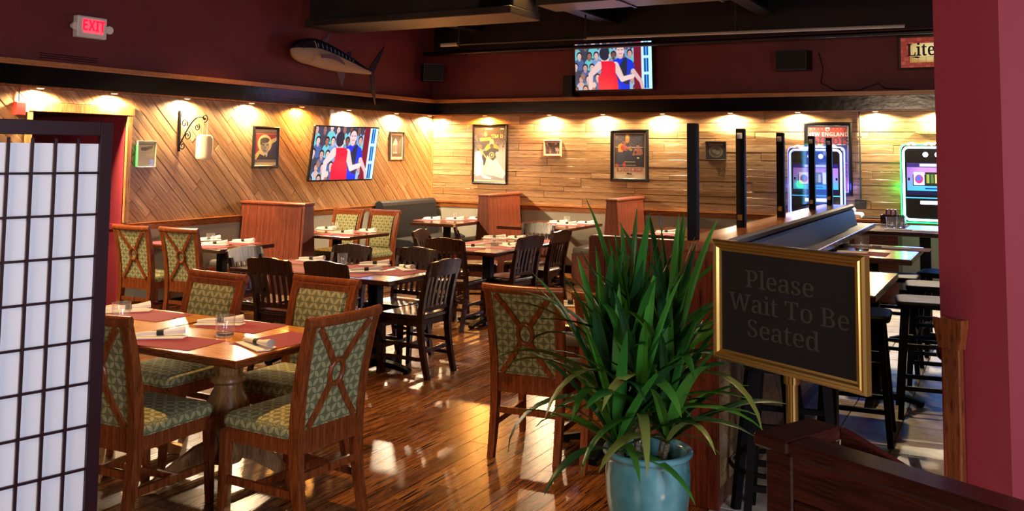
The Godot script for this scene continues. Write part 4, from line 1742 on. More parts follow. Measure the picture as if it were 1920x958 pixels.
	lay_mat(Vector3(3.38, h, 6.32), 0, w + "near right place")
	lay_mat(Vector3(3.66, h, 6.03), 90, w + "right end place")
	lay_mat(Vector3(2.62, h, 5.92), 0, w + "far left place")
	lay_mat(Vector3(3.25, h, 5.9), 0, w + "far right place")
	lay_napkin(Vector3(3.42, h, 6.16), 40, w + "near the front edge")
	lay_napkin(Vector3(3.22, h, 5.78), 30, w + "at the far right place")
	lay_napkin(Vector3(3.58, h, 5.84), -35, w + "at the right end place")
	lay_napkin(Vector3(2.58, h, 5.82), 5, w + "at the far left place")
	lay_glass(Vector3(2.95, h, 5.86), "on the long middle table")
	# --- far double table
	o = thing("dining_table", "dark topped table at the near end of the far double table", "table", Vector3(3.20, 0, 4.0), 0, "dark topped tables")
	table_top(o, 0.80, 0.79, h, M.table_dark, M.table_edge)
	pedestal(o, Vector3(0.1, 0, 0), h, 0.045, 0.33)
	o = thing("dining_table", "dark topped table at the back end of the far double table", "table", Vector3(3.20, 0, 3.2), 0, "dark topped tables")
	table_top(o, 0.80, 0.79, h, M.table_dark, M.table_edge)
	pedestal(o, Vector3(0.1, 0, 0), h, 0.045, 0.33)
	dup(slat, Vector3(3.13, 0, 4.27), deg_to_rad(1), B + "at the near end of the far double table", "slat back chairs")
	dup(slat, Vector3(2.66, 0, 3.80), deg_to_rad(-80), B + "at the left of the far double table, nearer one", "slat back chairs")
	dup(slat, Vector3(2.60, 0, 2.98), deg_to_rad(-60), B + "at the left of the far double table, farther one", "slat back chairs")
	dup(slat, Vector3(3.43, 0, 3.80), deg_to_rad(80), B + "at the right of the far double table, nearer one", "slat back chairs")
	dup(slat, Vector3(3.40, 0, 3.06), deg_to_rad(88), B + "at the right of the far double table, farther one", "slat back chairs")
	dup(slat, Vector3(3.0, 0, 2.56), deg_to_rad(180), B + "with glossy crest at the back end of the far double table", "slat back chairs")
	w = "on the far double table, "
	lay_mat(Vector3(3.12, h, 4.22), 0, w + "near end place")
	lay_mat(Vector3(3.43, h, 3.85), 90, w + "right near place")
	lay_mat(Vector3(2.95, h, 3.72), 90, w + "left near place")
	lay_mat(Vector3(2.92, h, 3.05), 90, w + "left far place")
	lay_mat(Vector3(3.42, h, 3.1), 90, w + "right far place")
	lay_napkin(Vector3(3.16, h, 4.08), 30, w + "near end place")
	lay_napkin(Vector3(3.40, h, 3.74), -30, w + "right near place")
	lay_napkin(Vector3(3.08, h, 3.0), -20, w + "far middle")
	lay_napkin(Vector3(2.86, h, 3.1), 10, w + "far left")
	lay_glass(Vector3(3.18, h, 3.66), "on the far double table")
	# --- booth tables on the back wall
	o = thing("dining_table", "booth table between the charcoal corner bench and the first wooden divider", "table", Vector3(1.10, 0, 0.98))
	table_top(o, 0.68, 1.4, h, M.table_dark, M.table_edge)
	pedestal(o, Vector3(0, 0, 0.3), h, 0.04, 0.3)
	o = thing("dining_table", "booth table between the two wooden dividers on the back wall", "table", Vector3(2.5, 0, 0.93))
	table_top(o, 0.98, 1.2, h, M.table_dark, M.table_edge)
	pedestal(o, Vector3(0.15, 0, 0.25), h, 0.045, 0.3)
	o = thing("dining_table", "booth table right of the second wooden divider, seen beside the first glass post", "table", Vector3(4.3, 0, 1.0))
	table_top(o, 0.8, 1.3, h, M.table_dark, M.table_edge)
	pedestal(o, Vector3(0, 0, 0.3), h, 0.04, 0.3)
	var bt := ["on the booth table by the charcoal bench, ", "on the booth table between the wooden dividers, ", "on the booth table by the glass post, "]
	var pts := [[Vector2(0.72, 1.08), Vector2(1.02, 0.95), Vector2(1.2, 0.66)], [Vector2(2.46, 0.62), Vector2(2.68, 0.82), Vector2(2.82, 0.5)], [Vector2(4.22, 1.3)]]
	var side := ["left", "middle", "right"]
	for t in 3:
		for k in pts[t].size():
			var p: Vector2 = pts[t][k]
			lay_mat(Vector3(p.x, h, p.y + 0.08), 90 if k != 1 else 0, bt[t] + side[k])
			lay_napkin(Vector3(p.x, h, p.y), [5.0, 20.0, -10.0][k], bt[t] + side[k])
		if t < 2:
			lay_glass(Vector3([0.9, 2.56][t], h, [0.75, 0.55][t]), bt[t].trim_suffix(", "))
	lat.free()
	slat.free()


# ------------------------------------------------------------------ bar side
func bar_side() -> void:
	var h := 1.03
	var lbl := ["bar height table with dark glossy top, second from the back wall", "bar height table with brightly lit top partly behind the gold framed sign", "bar height table with glossy top nearest the back wall"]
	var cs := [Vector3(7.04, 0, 5.08), Vector3(7.04, 0, 6.85), Vector3(7.2, 0, 2.72)]
	var ss := [Vector2(0.60, 0.98), Vector2(0.60, 1.0), Vector2(1.05, 1.0)]
	for i in 3:
		var o := thing("bar_table", lbl[i], "bar table", cs[i], 0, "bar height tables")
		table_top(o, ss[i].x, ss[i].y, h, M.table_dark, M.table_edge)
		pedestal(o, Vector3(0.0, 0, 0.05), h, 0.045, 0.32)
	var where := ["second bar height table", "", "bar height table nearest the back wall"]
	for q in [[6.94, 5.32, 0, "front left"], [6.90, 4.80, 0, "back left"], [7.17, 4.82, 0, "right"]]:
		dup(proto_flat, Vector3(q[0], h + 0.004, q[1]), 0.1, "white folded paper napkin on the second bar table, " + q[3], "paper napkins")
		dup(proto_mat, Vector3(q[0] + 0.03, h + 0.0012, q[1]), 0.0, "maroon paper placemat on the second bar table, " + q[3], "maroon placemats")
	for q in [[6.80, 2.40, 0, "back left"], [6.98, 3.0, 0, "front left"], [7.22, 3.05, 0, "front right"]]:
		dup(proto_flat, Vector3(q[0], h + 0.004, q[1]), 0.1, "white folded paper napkin on the back bar table, " + q[3], "paper napkins")
		dup(proto_mat, Vector3(q[0] + 0.03, h + 0.0012, q[1]), 0.0, "maroon paper placemat on the back bar table, " + q[3], "maroon placemats")
	lay_glass(Vector3(6.98, h + 0.003, 5.16), "on the second bar table", 1.15)
	lay_glass(Vector3(6.92, h + 0.003, 2.80), "on the back bar table, left one", 1.1)
	lay_glass(Vector3(7.0, h + 0.003, 2.72), "on the back bar table, right one", 1.1)
	var stool := make_stool()
	var C := "black wooden bar stool "
	for q in [[7.42, 5.30, 8, "right of the second bar table, with blue reflections on its seat"], [7.05, 6.02, 4, "between the two nearer bar tables"], [7.42, 3.6, -6, "right of the back bar table"], [7.40, 4.45, 6, "at the far right corner of the second bar table"], [7.0, 7.62, 10, "in front of the lit bar table, behind the gold framed sign"], [7.04, 4.02, 0, "between the second and the back bar table"]]:
		dup(stool, Vector3(q[0], 0, q[1]), deg_to_rad(q[2]), C + q[3], "black bar stools")
	stool.free()
	# stool with a round foot ring at the end of the half wall
	var o := thing("bar_stool", "black round stool with curved foot ring beside the end of the half wall", "bar stool", Vector3(6.86, 0, 7.42))
	var st := mb()
	lathe(st, [Vector2(0.0005, 0.70), Vector2(0.15, 0.70), Vector2(0.165, 0.715), Vector2(0.165, 0.735), Vector2(0.15, 0.75), Vector2(0.0005, 0.752)], 28)
	part("seat", st, M.black_wood, o)
	for k in 4:
		st = mb()
		var a := PI / 4 + PI / 2 * k
		bar(st, [Vector3(cos(a) * 0.205, 0, sin(a) * 0.205), Vector3(cos(a) * 0.115, 0.705, sin(a) * 0.115)], 0.036, 0.036, Vector3(-sin(a), 0, cos(a)))
		part("leg", st, M.black_wood, o)
	st = mb()
	var ring := []
	for k in 33:
		ring.append(Vector3(cos(TAU * k / 32) * 0.20, 0.19, sin(TAU * k / 32) * 0.20))
	tube(st, ring, 0.012, 8, false)
	part("foot_ring", st, M.iron, o)
	o = thing("bar_stool", "bar stool with dark maroon padded round seat peeping out behind the wooden post", "bar stool", Vector3(7.77, 0, 7.02))
	st = mb()
	lathe(st, [Vector2(0.0005, 0.70), Vector2(0.17, 0.70), Vector2(0.192, 0.72), Vector2(0.195, 0.76), Vector2(0.17, 0.79), Vector2(0.0005, 0.80)], 28)
	part("padded_seat", st, mat(c8(48, 14, 18), 0.2), o)
	for k in 4:
		st = mb()
		var a := PI / 4 + PI / 2 * k
		bar(st, [Vector3(cos(a) * 0.2, 0, sin(a) * 0.2), Vector3(cos(a) * 0.12, 0.705, sin(a) * 0.12)], 0.036, 0.036, Vector3(-sin(a), 0, cos(a)))
		part("leg", st, M.black_wood, o)
	# service counter on the back wall
	o = thing("service_counter", "narrow wooden service counter against the back wall under the conduit box", "counter", Vector3(6.3, 0, 0.02))
	st = mb()
	bx(st, Vector3(0, 0.945, 0.26), Vector3(0.9, 0.035, 0.5), 0.005)
	part("worktop", st, M.trim, o)
	st = mb()
	bx(st, Vector3(0, 0.465, 0.24), Vector3(0.86, 0.92, 0.44), 0.003)
	part("body", st, M.table_edge, o)
	o = thing("napkin_stack", "bulky pile of white folded linen on the service counter", "napkins", Vector3(6.12, 0.963, 0.3))
	st = mb()
	cushion(st, 0.42, 0.26, 0.03, 0.0, 0.06, 0.006)
	part("folded_linen", st, M.linen, o)
	st = mb()
	cushion(st, 0.30, 0.22, 0.03, 0.066, 0.05, 0.008, Vector3(-0.03, 0, 0))
	part("folded_linen", st, M.linen, o)
	o = thing("serving_tray", "black serving tray leaning beside the white linen pile", "tray", Vector3(6.48, 0.963, 0.34))
	st = mb()
	prism(st, round_rect(0.34, 0.26, 0.05), 0.0, 0.018, Transform3D(Basis(Vector3.RIGHT, -PI / 2), Vector3.ZERO), 0.004)
	part("tray_body", st, M.plastic_black, o)
	o = thing("condiment_caddy", "dark brown condiment caddy with folded menus on the back bar table", "caddy", Vector3(6.88, h + 0.001, 2.3))
	st = mb()
	bx(st, Vector3(0, 0.006, 0), Vector3(0.22, 0.012, 0.14), 0.002)
	for s in [-1, 1]:
		bx(st, Vector3(s * 0.105, 0.05, 0), Vector3(0.01, 0.09, 0.14), 0.002)
		bx(st, Vector3(0, 0.05, s * 0.065), Vector3(0.2, 0.09, 0.01), 0.002)
	part("caddy_box", st, M.table_edge, o)
	st = mb()
	for k in 3:
		bx(st, Vector3(-0.06 + 0.045 * k, 0.085, 0.0), Vector3(0.016, 0.13, 0.1), 0.002, Basis(Vector3.BACK, 0.12 * (k - 1)))
	part("menu", st, M.maroon_col, o)
	# touch terminals with neon rims
	terminal("blue rimmed touch terminal with bright screen behind the glass screen", Vector3(5.76, 0, 0.02), Color(0.55, 0.60, 1.0), Color(0.35, 0.42, 1.0), 0.66, 0.86)
	terminal("green glowing touch terminal cut off by the red column", Vector3(7.08, 0, 0.02), Color(0.75, 1.0, 0.95), Color(0.12, 1.0, 0.40), 0.66, 0.90)


func terminal(label: String, at: Vector3, rim: Color, halo: Color, w: float, hh: float) -> void:
	var y0 := 0.93
	var o := thing("touch_terminal", label, "game terminal", at + Vector3(0, y0, 0))
	var st := mb()
	prism(st, round_rect(w, hh, 0.05), 0.05, 0.13, Transform3D(Basis.IDENTITY, Vector3(0, hh / 2, 0)), 0.006)
	part("cabinet", st, M.plastic_black, o)
	st = mb()
	bx(st, Vector3(0, hh / 2, 0.028), Vector3(0.2, 0.3, 0.055), 0.0)
	part("wall_mount", st, M.plastic_black, o)
	# rim tube in front, halo strip round the side
	st = mb()
	var ring := []
	for p in round_rect(w - 0.05, hh - 0.05, 0.06, 6):
		ring.append(Vector3(p.x, p.y + hh / 2, 0.138))
	ring.append(ring[0])
	tube(st, ring, 0.013, 8, false)
	part("neon_rim", st, glow(rim, 5.0), o)
	st = mb()
	ring = []
	for p in round_rect(w + 0.012, hh + 0.012, 0.05, 6):
		ring.append(Vector3(p.x, p.y + hh / 2, 0.085))
	ring.append(ring[0])
	tube(st, ring, 0.010, 8, false)
	part("halo_strip", st, glow(halo, 6.0), o)
	for s in [-1, 1]:
		var l := OmniLight3D.new()
		l.name = "halo"
		l.light_color = halo
		l.light_energy = 0.05
		l.light_size = 0.05
		l.omni_range = 6
		l.omni_attenuation = 2
		l.shadow_enabled = true
		l.position = Vector3(s * (w / 2 + 0.05), hh * 0.45, 0.085)
		o.add_child(l, true)
	var fl := AreaLight3D.new()
	fl.name = "front_glow"
	fl.area_size = Vector2(w, hh)
	fl.light_color = Color(0.30, 0.50, 1.0)
	fl.light_energy = 0.9 if halo.b > halo.g else 1.5
	fl.area_range = 12
	fl.shadow_enabled = true
	fl.transform = Transform3D(Basis(Vector3.UP, PI), Vector3(0, hh / 2, 0.17))
	o.add_child(fl)
	# screen
	var im := canvas(240, 160, c8(60, 40, 120))
	for y in 160:
		for x in 240:
			var t := y / 160.0
			var c := c8(196, 140, 214).lerp(c8(60, 190, 236), smoothstep(0.2, 0.95, t))
			c = c.lerp(c8(120, 84, 190), 0.6 * smoothstep(0.45, 1.0, absf(x / 120.0 - 1.0)) * (1.0 - t))
			im.set_pixel(x, y, c)
	box2(im, 0, 0, 240, 22, c8(40, 30, 110))
	box2(im, 62, 4, 120, 14, c8(220, 226, 255))
	box2(im, 0, 138, 240, 22, c8(20, 24, 60))
	box2(im, 86, 124, 72, 6, c8(16, 60, 130))
	box2(im, 28, 58, 180, 56, c8(30, 30, 70))
	box2(im, 32, 46, 52, 64, c8(240, 236, 250))
	ell(im, 58, 80, 20, 22, c8(196, 60, 130))
	ell(im, 56, 76, 12, 14, c8(80, 110, 220))
	box2(im, 88, 46, 66, 64, c8(34, 44, 30))
	for k in 3:
		box2(im, 94 + 20 * k, 56, 14, 44, [c8(150, 170, 70), c8(90, 120, 60), c8(200, 190, 120)][k])
	box2(im, 158, 46, 52, 64, c8(252, 252, 255))
	box2(im, 4, 74, 10, 14, c8(20, 20, 50))
	box2(im, 226, 74, 10, 14, c8(20, 20, 50))
	st = mb()
	sheet(st, w - 0.12, hh * 0.42, Transform3D(Basis.IDENTITY, Vector3(0, hh * 0.56, 0.1325)))
	part("screen", st, emit_print(tex(im), 1.6), o)
	st = mb()
	bx(st, Vector3(0, hh * 0.315, 0.134), Vector3(w - 0.09, 0.010, 0.006), 0.002)
	part("light_line", st, glow(Color(0.25, 0.65, 1.0), 3.0), o)
	st = mb()
	bx(st, Vector3(0, hh * 0.255, 0.136), Vector3(0.26, 0.042, 0.01), 0.004)
	part("button_bar", st, glow(Color(0.85, 0.88, 1.0), 3.0), o)
	for s in [-1, 1]:
		st = mb()
		lathe(st, [Vector2(0.0005, 0.0), Vector2(0.03, 0.0), Vector2(0.028, 0.006), Vector2(0.0005, 0.01)], 20)
		var b := part("round_lamp", st, glow(Color(0.9, 0.92, 1.0), 4.0), o)
		b.transform = Transform3D(Basis(Vector3.RIGHT, PI / 2), Vector3(s * 0.065, hh * 0.88, 0.130))
	# fittings along the top
	for x in [-0.22, -0.03, 0.05, 0.2]:
		st = mb()
		lathe(st, [Vector2(0.0005, 0.0), Vector2(0.05, 0.0), Vector2(0.046, 0.022), Vector2(0.02, 0.034), Vector2(0.0005, 0.036)], 16, Vector3(x, hh, 0.09))
		part("top_speaker", st, M.white_plastic, o)


# ------------------------------------------------------------------ entrance: screen, sign, stand, column
func entrance() -> void:
	# folding paper screen: one leaf, its far edge towards the room
	var dv := Vector3(0.237, 0, -0.972).normalized()
	var p1 := Vector3(4.846, 0, 9.70)
	var W := 0.92
	var o := thing("paper_screen", "tall translucent white paper screen with dark rosewood lattice, at the left edge", "folding screen", p1 - dv * W, atan2(-dv.z, dv.x))
	# local x runs along the leaf towards the room, +z faces the camera side
	var st := mb()
	var th := 0.026
	var H := 1.80
	for x in [0.024, W - 0.024]:
		bx_part("stile", o, Vector3(x, H / 2, 0), Vector3(0.048, H, th), M.rosewood)
	bx_part("top_rail", o, Vector3(W / 2, H - 0.027, 0), Vector3(W - 0.096, 0.054, th), M.rosewood)
	bx_part("bottom_rail", o, Vector3(W / 2, 0.07, 0), Vector3(W - 0.096, 0.06, th), M.rosewood)
	var cols := 10
	var x0 := 0.048
	var cw := (W - 0.096) / cols
	for k in range(1, cols):
		bx_part("upright_bar", o, Vector3(x0 + cw * k, H / 2, 0.006), Vector3(0.010, H - 0.13, 0.012), M.rosewood)
	var rh := 0.158
	var y := H - 0.054 - 0.142
	while y > 0.12:
		bx_part("cross_bar", o, Vector3(W / 2, y, 0.0055), Vector3(W - 0.096, 0.0085, 0.0135), M.rosewood)
		y -= rh
	st = mb()
	bx(st, Vector3(W / 2, H / 2 - 0.01, -0.006), Vector3(W - 0.09, H - 0.15, 0.0012), 0.0)
	part("paper_sheet", st, M.shoji, o)

	# welcome sign on a brass post
	var L := Vector3(6.862, 0, 8.395)
	var R := Vector3(7.490, 0, 8.735)
	var u := (R - L).normalized()
	var ang := atan2(-u.z, u.x)
	var mid := (L + R) / 2
	o = thing("sign_stand", "dark sign in a gold frame reading please wait to be seated, on a brass post", "sign", mid, ang)
	var w := L.distance_to(R)
	var yb := 0.885
	var yt := 1.357
	var hh := yt - yb
	st = mb()
	bx(st, Vector3(0, (yb + yt) / 2, 0), Vector3(w - 0.02, hh - 0.02, 0.016), 0.002)
	part("board", st, mat(c8(6, 7, 11), 0.55), o)
	var prof := PackedVector2Array([Vector2(0.0, -0.012), Vector2(0.0, 0.014), Vector2(0.008, 0.022), Vector2(0.016, 0.020), Vector2(0.020, 0.026), Vector2(0.028, 0.024), Vector2(0.034, 0.014), Vector2(0.042, 0.012), Vector2(0.044, -0.012)])
	for k in 4:
		st = mb()
		var half := (w if k % 2 == 0 else hh) / 2
		var off := (hh if k % 2 == 0 else w) / 2
		# mitred moulding: profile x runs inwards
		var bas := Basis(Vector3.BACK, PI / 2 * k)
		var secs := []
		for e in [-1, 1]:
			var ring := []
			for p in prof:
				ring.append(bas * Vector3(e * (half - p.x), -off + p.x, p.y) + Vector3(0, (yb + yt) / 2, 0))
			secs.append(ring)
		for i in prof.size():
			var j := (i + 1) % prof.size()
			var q := [secs[0][i], secs[0][j], secs[1][j], secs[1][i]]
			var c := Vector3.ZERO
			for p in secs[0]:
				c += p
			for p in secs[1]:
				c += p
			c /= prof.size() * 2.0
			var qc: Vector3 = (q[0] + q[1] + q[2] + q[3]) / 4.0
			face(st, q, qc - c)
		part("gold_moulding", st, M.gold, o)
	var ink := mat(c8(58, 53, 46), 0.5)
	var lines := ["Please", "Wait To Be", "Seated"]
	for k in 3:
		words("lettering", lines[k], 0.066, 0.002, ink, o, Transform3D(Basis.IDENTITY, Vector3([-0.025, 0.008, -0.012][k], yt - 0.140 - 0.094 * k, 0.009)), "Droid Serif", 1.20)
	st = mb()
	tube(st, [Vector3(0, 0.02, -0.03), Vector3(0, yb + 0.2, -0.03)], 0.022, 16)
	tube(st, [Vector3(0, yb - 0.035, -0.03), Vector3(0, yb + 0.01, -0.03)], 0.03, 16)
	part("brass_post", st, M.brass, o)
	st = mb()
	lathe(st, [Vector2(0.0005, 0.0), Vector2(0.17, 0.0), Vector2(0.17, 0.012), Vector2(0.12, 0.022), Vector2(0.035, 0.03), Vector2(0.03, 0.05), Vector2(0.0005, 0.05)], 32, Vector3(0, 0, -0.03))
	part("round_base", st, M.brass, o)

	# host stand: low panelled wall with a wide cap, open trough behind
	var A := Vector3(7.395, 0, 9.919)
	var E := Vector3(7.96, 0, 10.196)
	u = (E - A).normalized()
	o = thing("host_stand", "dark mahogany host stand with wide cap and recessed front panel, lower right foreground", "host stand", A, atan2(-u.z, u.x))
	# local x along the front to the right, -z away from us
	var LN := 0.86
	bx_part("left_cap", o, Vector3(0.04, 1.035, -0.105), Vector3(0.10, 0.032, 0.215), M.mahogany, 0.006)
	bx_part("front_cap", o, Vector3(LN / 2 + 0.09, 1.035, -0.042), Vector3(LN - 0.0, 0.032, 0.09), M.mahogany, 0.006)
	bx_part("corner_stile", o, Vector3(0.055, 0.51, -0.10), Vector3(0.075, 1.018, 0.18), M.mahogany, 0.004)
	bx_part("front_rail", o, Vector3(LN / 2 + 0.09, 0.97, -0.03), Vector3(LN - 0.0, 0.098, 0.035), M.mahogany, 0.004)
	bx_part("front_stile", o, Vector3(0.125, 0.46, -0.03), Vector3(0.065, 0.92, 0.035), M.mahogany, 0.004)
	bx_part("recessed_panel", o, Vector3(LN / 2 + 0.12, 0.50, -0.042), Vector3(LN - 0.07, 0.88, 0.016), M.mahogany, 0.002)
	bx_part("panel_moulding", o, Vector3(LN / 2 + 0.12, 0.905, -0.024), Vector3(LN - 0.07, 0.016, 0.012), M.mahogany, 0.003)
	bx_part("panel_moulding", o, Vector3(0.168, 0.46, -0.024), Vector3(0.016, 0.88, 0.012), M.mahogany, 0.003)
	bx_part("bottom_rail", o, Vector3(LN / 2 + 0.09, 0.04, -0.035), Vector3(LN, 0.08, 0.04), M.mahogany, 0.004)
	st = mb()
	prism(st, PackedVector2Array([Vector2(0.09, 0.0), Vector2(LN + 0.05, 0.0), Vector2(LN + 0.05, 0.82), Vector2(0.09, 1.05)]), -0.215, -0.195, Transform3D.IDENTITY, 0.003)
	part("sloped_back", st, M.mahogany, o)
	bx_part("trough_floor", o, Vector3(LN / 2 + 0.09, 0.72, -0.12), Vector3(LN - 0.08, 0.015, 0.145), M.black_wood, 0.0)

	# red column with a wooden post against it
	o = struct("wall_column")
	st = mb()
	prism(st, PackedVector2Array([Vector2(7.665, -8.0), Vector2(7.905, -8.15), Vector2(8.6, -8.08), Vector2(8.6, -7.3), Vector2(7.78, -7.3)]), 0.0, CEIL, Transform3D(Basis(Vector3.RIGHT, -PI / 2), Vector3.ZERO))
	part("column_body", st, M.maroon_col, o)
	var n := Vector3(-0.53, 0, 0.848).normalized()
	var tdir := Vector3(0.848, 0, 0.53)
	o = thing("wooden_post", "wooden wainscot end post with moulded cap against the red column", "post", Vector3(7.715, 0, 8.03) + n * 0.022, atan2(-tdir.z, tdir.x))
	bx_part("post_shaft", o, Vector3(0.008, 0.48, 0.0), Vector3(0.075, 0.96, 0.03), M.cherry, 0.004)
	st = mb()
	prism(st, PackedVector2Array([Vector2(-0.036, 0.95), Vector2(0.052, 0.95), Vector2(0.056, 0.985), Vector2(0.066, 1.04), Vector2(0.066, 1.065), Vector2(-0.056, 1.065), Vector2(-0.056, 1.04), Vector2(-0.042, 0.985)]), -0.018, 0.03, Transform3D.IDENTITY, 0.003)
	part("moulded_cap", st, M.cherry, o)


func bx_part(called: String, parent: Node, c: Vector3, s: Vector3, m: Material, bev := 0.002) -> MeshInstance3D:
	var st := mb()
	bx(st, Vector3.ZERO, s, bev)
	var o := part(called, st, m, parent)
	o.position = c
	return o


# ------------------------------------------------------------------ things on the walls
# frame in the local x, y plane, looking to +z; m is the frame, t the print
func framed(called: String, label: String, category: String, at: Vector3, turn: float, w: float, h: float, fw: float, m: Material, t: Material, group := "", matw := 0.0, matm: Material = null, glazed := true) -> Node3D:
	var o := thing(called, label, category, at, turn, group)
	for k in 4:
		var st := mb()
		var half := (w if k % 2 == 0 else h) / 2
		var off := (h if k % 2 == 0 else w) / 2
		var bas := Basis(Vector3.BACK, PI / 2 * k)
		var prof := PackedVector2Array([Vector2(0, 0.0), Vector2(0, 0.018), Vector2(fw * 0.3, 0.026), Vector2(fw * 0.8, 0.022), Vector2(fw, 0.014), Vector2(fw, 0.0)])
		var secs := []
		for e in [-1, 1]:
			var ring := []
			for p in prof:
				ring.append(bas * Vector3(e * (half - p.x), -off + p.x, p.y))
			secs.append(ring)
		var c := bas * Vector3(0, -off + fw * 0.5, 0.01)
		for i in prof.size():
			var j := (i + 1) % prof.size()
			var q := [secs[0][i], secs[0][j], secs[1][j], secs[1][i]]
			var qc: Vector3 = (q[0] + q[1] + q[2] + q[3]) / 4.0
			face(st, q, qc - c)
		part("moulding", st, m, o)
	var st := mb()
	bx(st, Vector3(0, 0, 0.003), Vector3(w - fw, h - fw, 0.006), 0.0)
	part("backing", st, matm if matm else M.plastic_black, o)
	st = mb()
	sheet(st, w - 2 * fw - 2 * matw, h - 2 * fw - 2 * matw, Transform3D(Basis.IDENTITY, Vector3(0, 0, 0.008)))
	part("print", st, t, o)
	if glazed:
		st = mb()
		sheet(st, w - 2 * fw, h - 2 * fw, Transform3D(Basis.IDENTITY, Vector3(0, 0, 0.012)))
		part("glass", st, M.picture_glass, o)
	return o


func hockey_print() -> ImageTexture:
	var im := canvas(150, 236, c8(70, 66, 82))
	for y in 236:
		for x in 150:
			var f := smoothstep(60.0, 150.0, y + 0.25 * x)
			im.set_pixel(x, y, c8(38, 35, 48).lerp(c8(196, 190, 184), f))
	speckle(im, 0, 28, 150, 60, [c8(92, 86, 100), c8(120, 104, 108), c8(50, 46, 62)], 120, 1.5, 4, 3)
	box2(im, 5, 8, 44, 5, c8(206, 50, 40))
	box2(im, 54, 8, 34, 5, c8(226, 220, 214))
	box2(im, 124, 8, 18, 5, c8(230, 226, 220))
	# skater behind
	limb(im, Vector2(34, 66), Vector2(22, 96), 12, 9, c8(36, 34, 44))
	poly(im, pv([30, 44, 74, 44, 82, 60, 74, 98, 36, 98]), c8(38, 36, 46))
	poly(im, pv([26, 50, 78, 46, 82, 60, 28, 64]), c8(246, 206, 60))
	ell(im, 54, 32, 11, 13, c8(80, 62, 52))
	ell(im, 54, 34, 7, 9, c8(224, 196, 130))
	ell(im, 26, 88, 13, 12, c8(104, 90, 64))
	# goalkeeper
	poly(im, pv([50, 92, 74, 78, 110, 80, 118, 98, 112, 124, 90, 146, 62, 122]), c8(28, 30, 46))
	poly(im, pv([48, 96, 64, 76, 80, 72, 112, 80, 118, 98, 84, 90, 56, 106]), c8(244, 166, 34))
	ell(im, 84, 70, 11, 17, c8(196, 170, 150))
	ell(im, 84, 84, 9, 10, c8(70, 48, 44))
	ell(im, 84, 122, 13, 13, c8(236, 214, 120))
	ell(im, 84, 122, 10, 10, c8(24, 26, 36))
	box2(im, 81, 116, 3, 13, c8(240, 220, 130))
	ell(im, 87, 119, 3, 3, c8(240, 220, 130))
	ell(im, 87, 125, 3, 3, c8(240, 220, 130))
	limb(im, Vector2(52, 116), Vector2(44, 158), 12, 9, c8(34, 32, 42))
	limb(im, Vector2(112, 118), Vector2(122, 138), 11, 13, c8(196, 192, 196))
	poly(im, pv([6, 110, 26, 104, 44, 150, 44, 206, 8, 214]), c8(236, 236, 240))
	poly(im, pv([68, 140, 92, 146, 104, 140, 148, 196, 138, 222, 100, 212, 54, 206]), c8(214, 212, 214))
	poly(im, pv([96, 146, 108, 142, 150, 200, 138, 220, 110, 190]), c8(238, 236, 238))
	poly(im, pv([24, 98, 30, 96, 62, 134, 58, 138]), c8(224, 178, 80))
	limb(im, Vector2(32, 154), Vector2(40, 212), 2.6, 2.6, c8(190, 178, 150))
	poly(im, pv([34, 204, 44, 206, 84, 218, 82, 226, 48, 222, 36, 214]), c8(246, 244, 238))
	for y in range(206, 236):
		for x in 150:
			if im.get_pixel(x, y).get_luminance() < 0.8:
				im.set_pixel(x, y, im.get_pixel(x, y).lerp(c8(110, 112, 124), 0.5))
	box2(im, 0, 230, 150, 6, c8(214, 214, 180))
	soften(im, 0.55)
	return tex(im)


func boxing_print() -> ImageTexture:
	var im := canvas(180, 190, c8(44, 40, 58))
	speckle(im, 0, 0, 180, 100, [c8(66, 52, 64), c8(96, 70, 60), c8(40, 38, 60), c8(120, 84, 62)], 320, 1.5, 4, 9)
	ell(im, 78, 22, 14, 30, c8(206, 132, 50))
	ell(im, 78, 14, 6, 14, c8(244, 196, 110))
	box2(im, 0, 74, 180, 4, c8(214, 204, 190))
	# two fighters at the left, one standing at the right
	poly(im, pv([18, 66, 36, 54, 56, 60, 50, 104, 22, 104]), c8(222, 160, 40))
	ell(im, 62, 52, 10, 12, c8(156, 84, 60))
	limb(im, Vector2(56, 70), Vector2(92, 86), 9, 7, c8(196, 100, 80))
	limb(im, Vector2(50, 78), Vector2(78, 104), 9, 7, c8(186, 84, 70))
	ell(im, 46, 78, 9, 16, c8(200, 50, 50))
	ell(im, 100, 90, 9, 8, c8(150, 160, 60))
	poly(im, pv([14, 104, 58, 104, 60, 150, 44, 170, 12, 172]), c8(50, 56, 92))
	limb(im, Vector2(12, 178), Vector2(14, 186), 10, 9, c8(206, 50, 40))
	limb(im, Vector2(58, 172), Vector2(60, 186), 10, 9, c8(206, 50, 40))
	poly(im, pv([52, 96, 104, 98, 108, 146, 58, 150]), c8(40, 46, 80))
	ell(im, 142, 66, 9, 12, c8(186, 124, 100))
	ell(im, 142, 58, 9, 7, c8(30, 24, 26))
	poly(im, pv([124, 82, 160, 80, 170, 98, 162, 124, 126, 124]), c8(170, 100, 76))
	limb(im, Vector2(126, 92), Vector2(116, 118), 7, 7, c8(180, 112, 90))
	limb(im, Vector2(162, 92), Vector2(168, 112), 7, 7, c8(180, 112, 90))
	ell(im, 128, 104, 8, 8, c8(60, 34, 34))
	poly(im, pv([126, 122, 162, 122, 172, 184, 130, 184]), c8(22, 24, 34))
	ell(im, 144, 136, 8, 6, c8(190, 214, 190))
	box2(im, 60, 158, 66, 4, c8(196, 190, 182))
	box2(im, 0, 178, 130, 3, c8(196, 190, 182))
	for k in 5:
		box2(im, 66 + 13 * k, 164, 8, 8, c8(24, 24, 34))
	soften(im, 0.5)
	return tex(im)


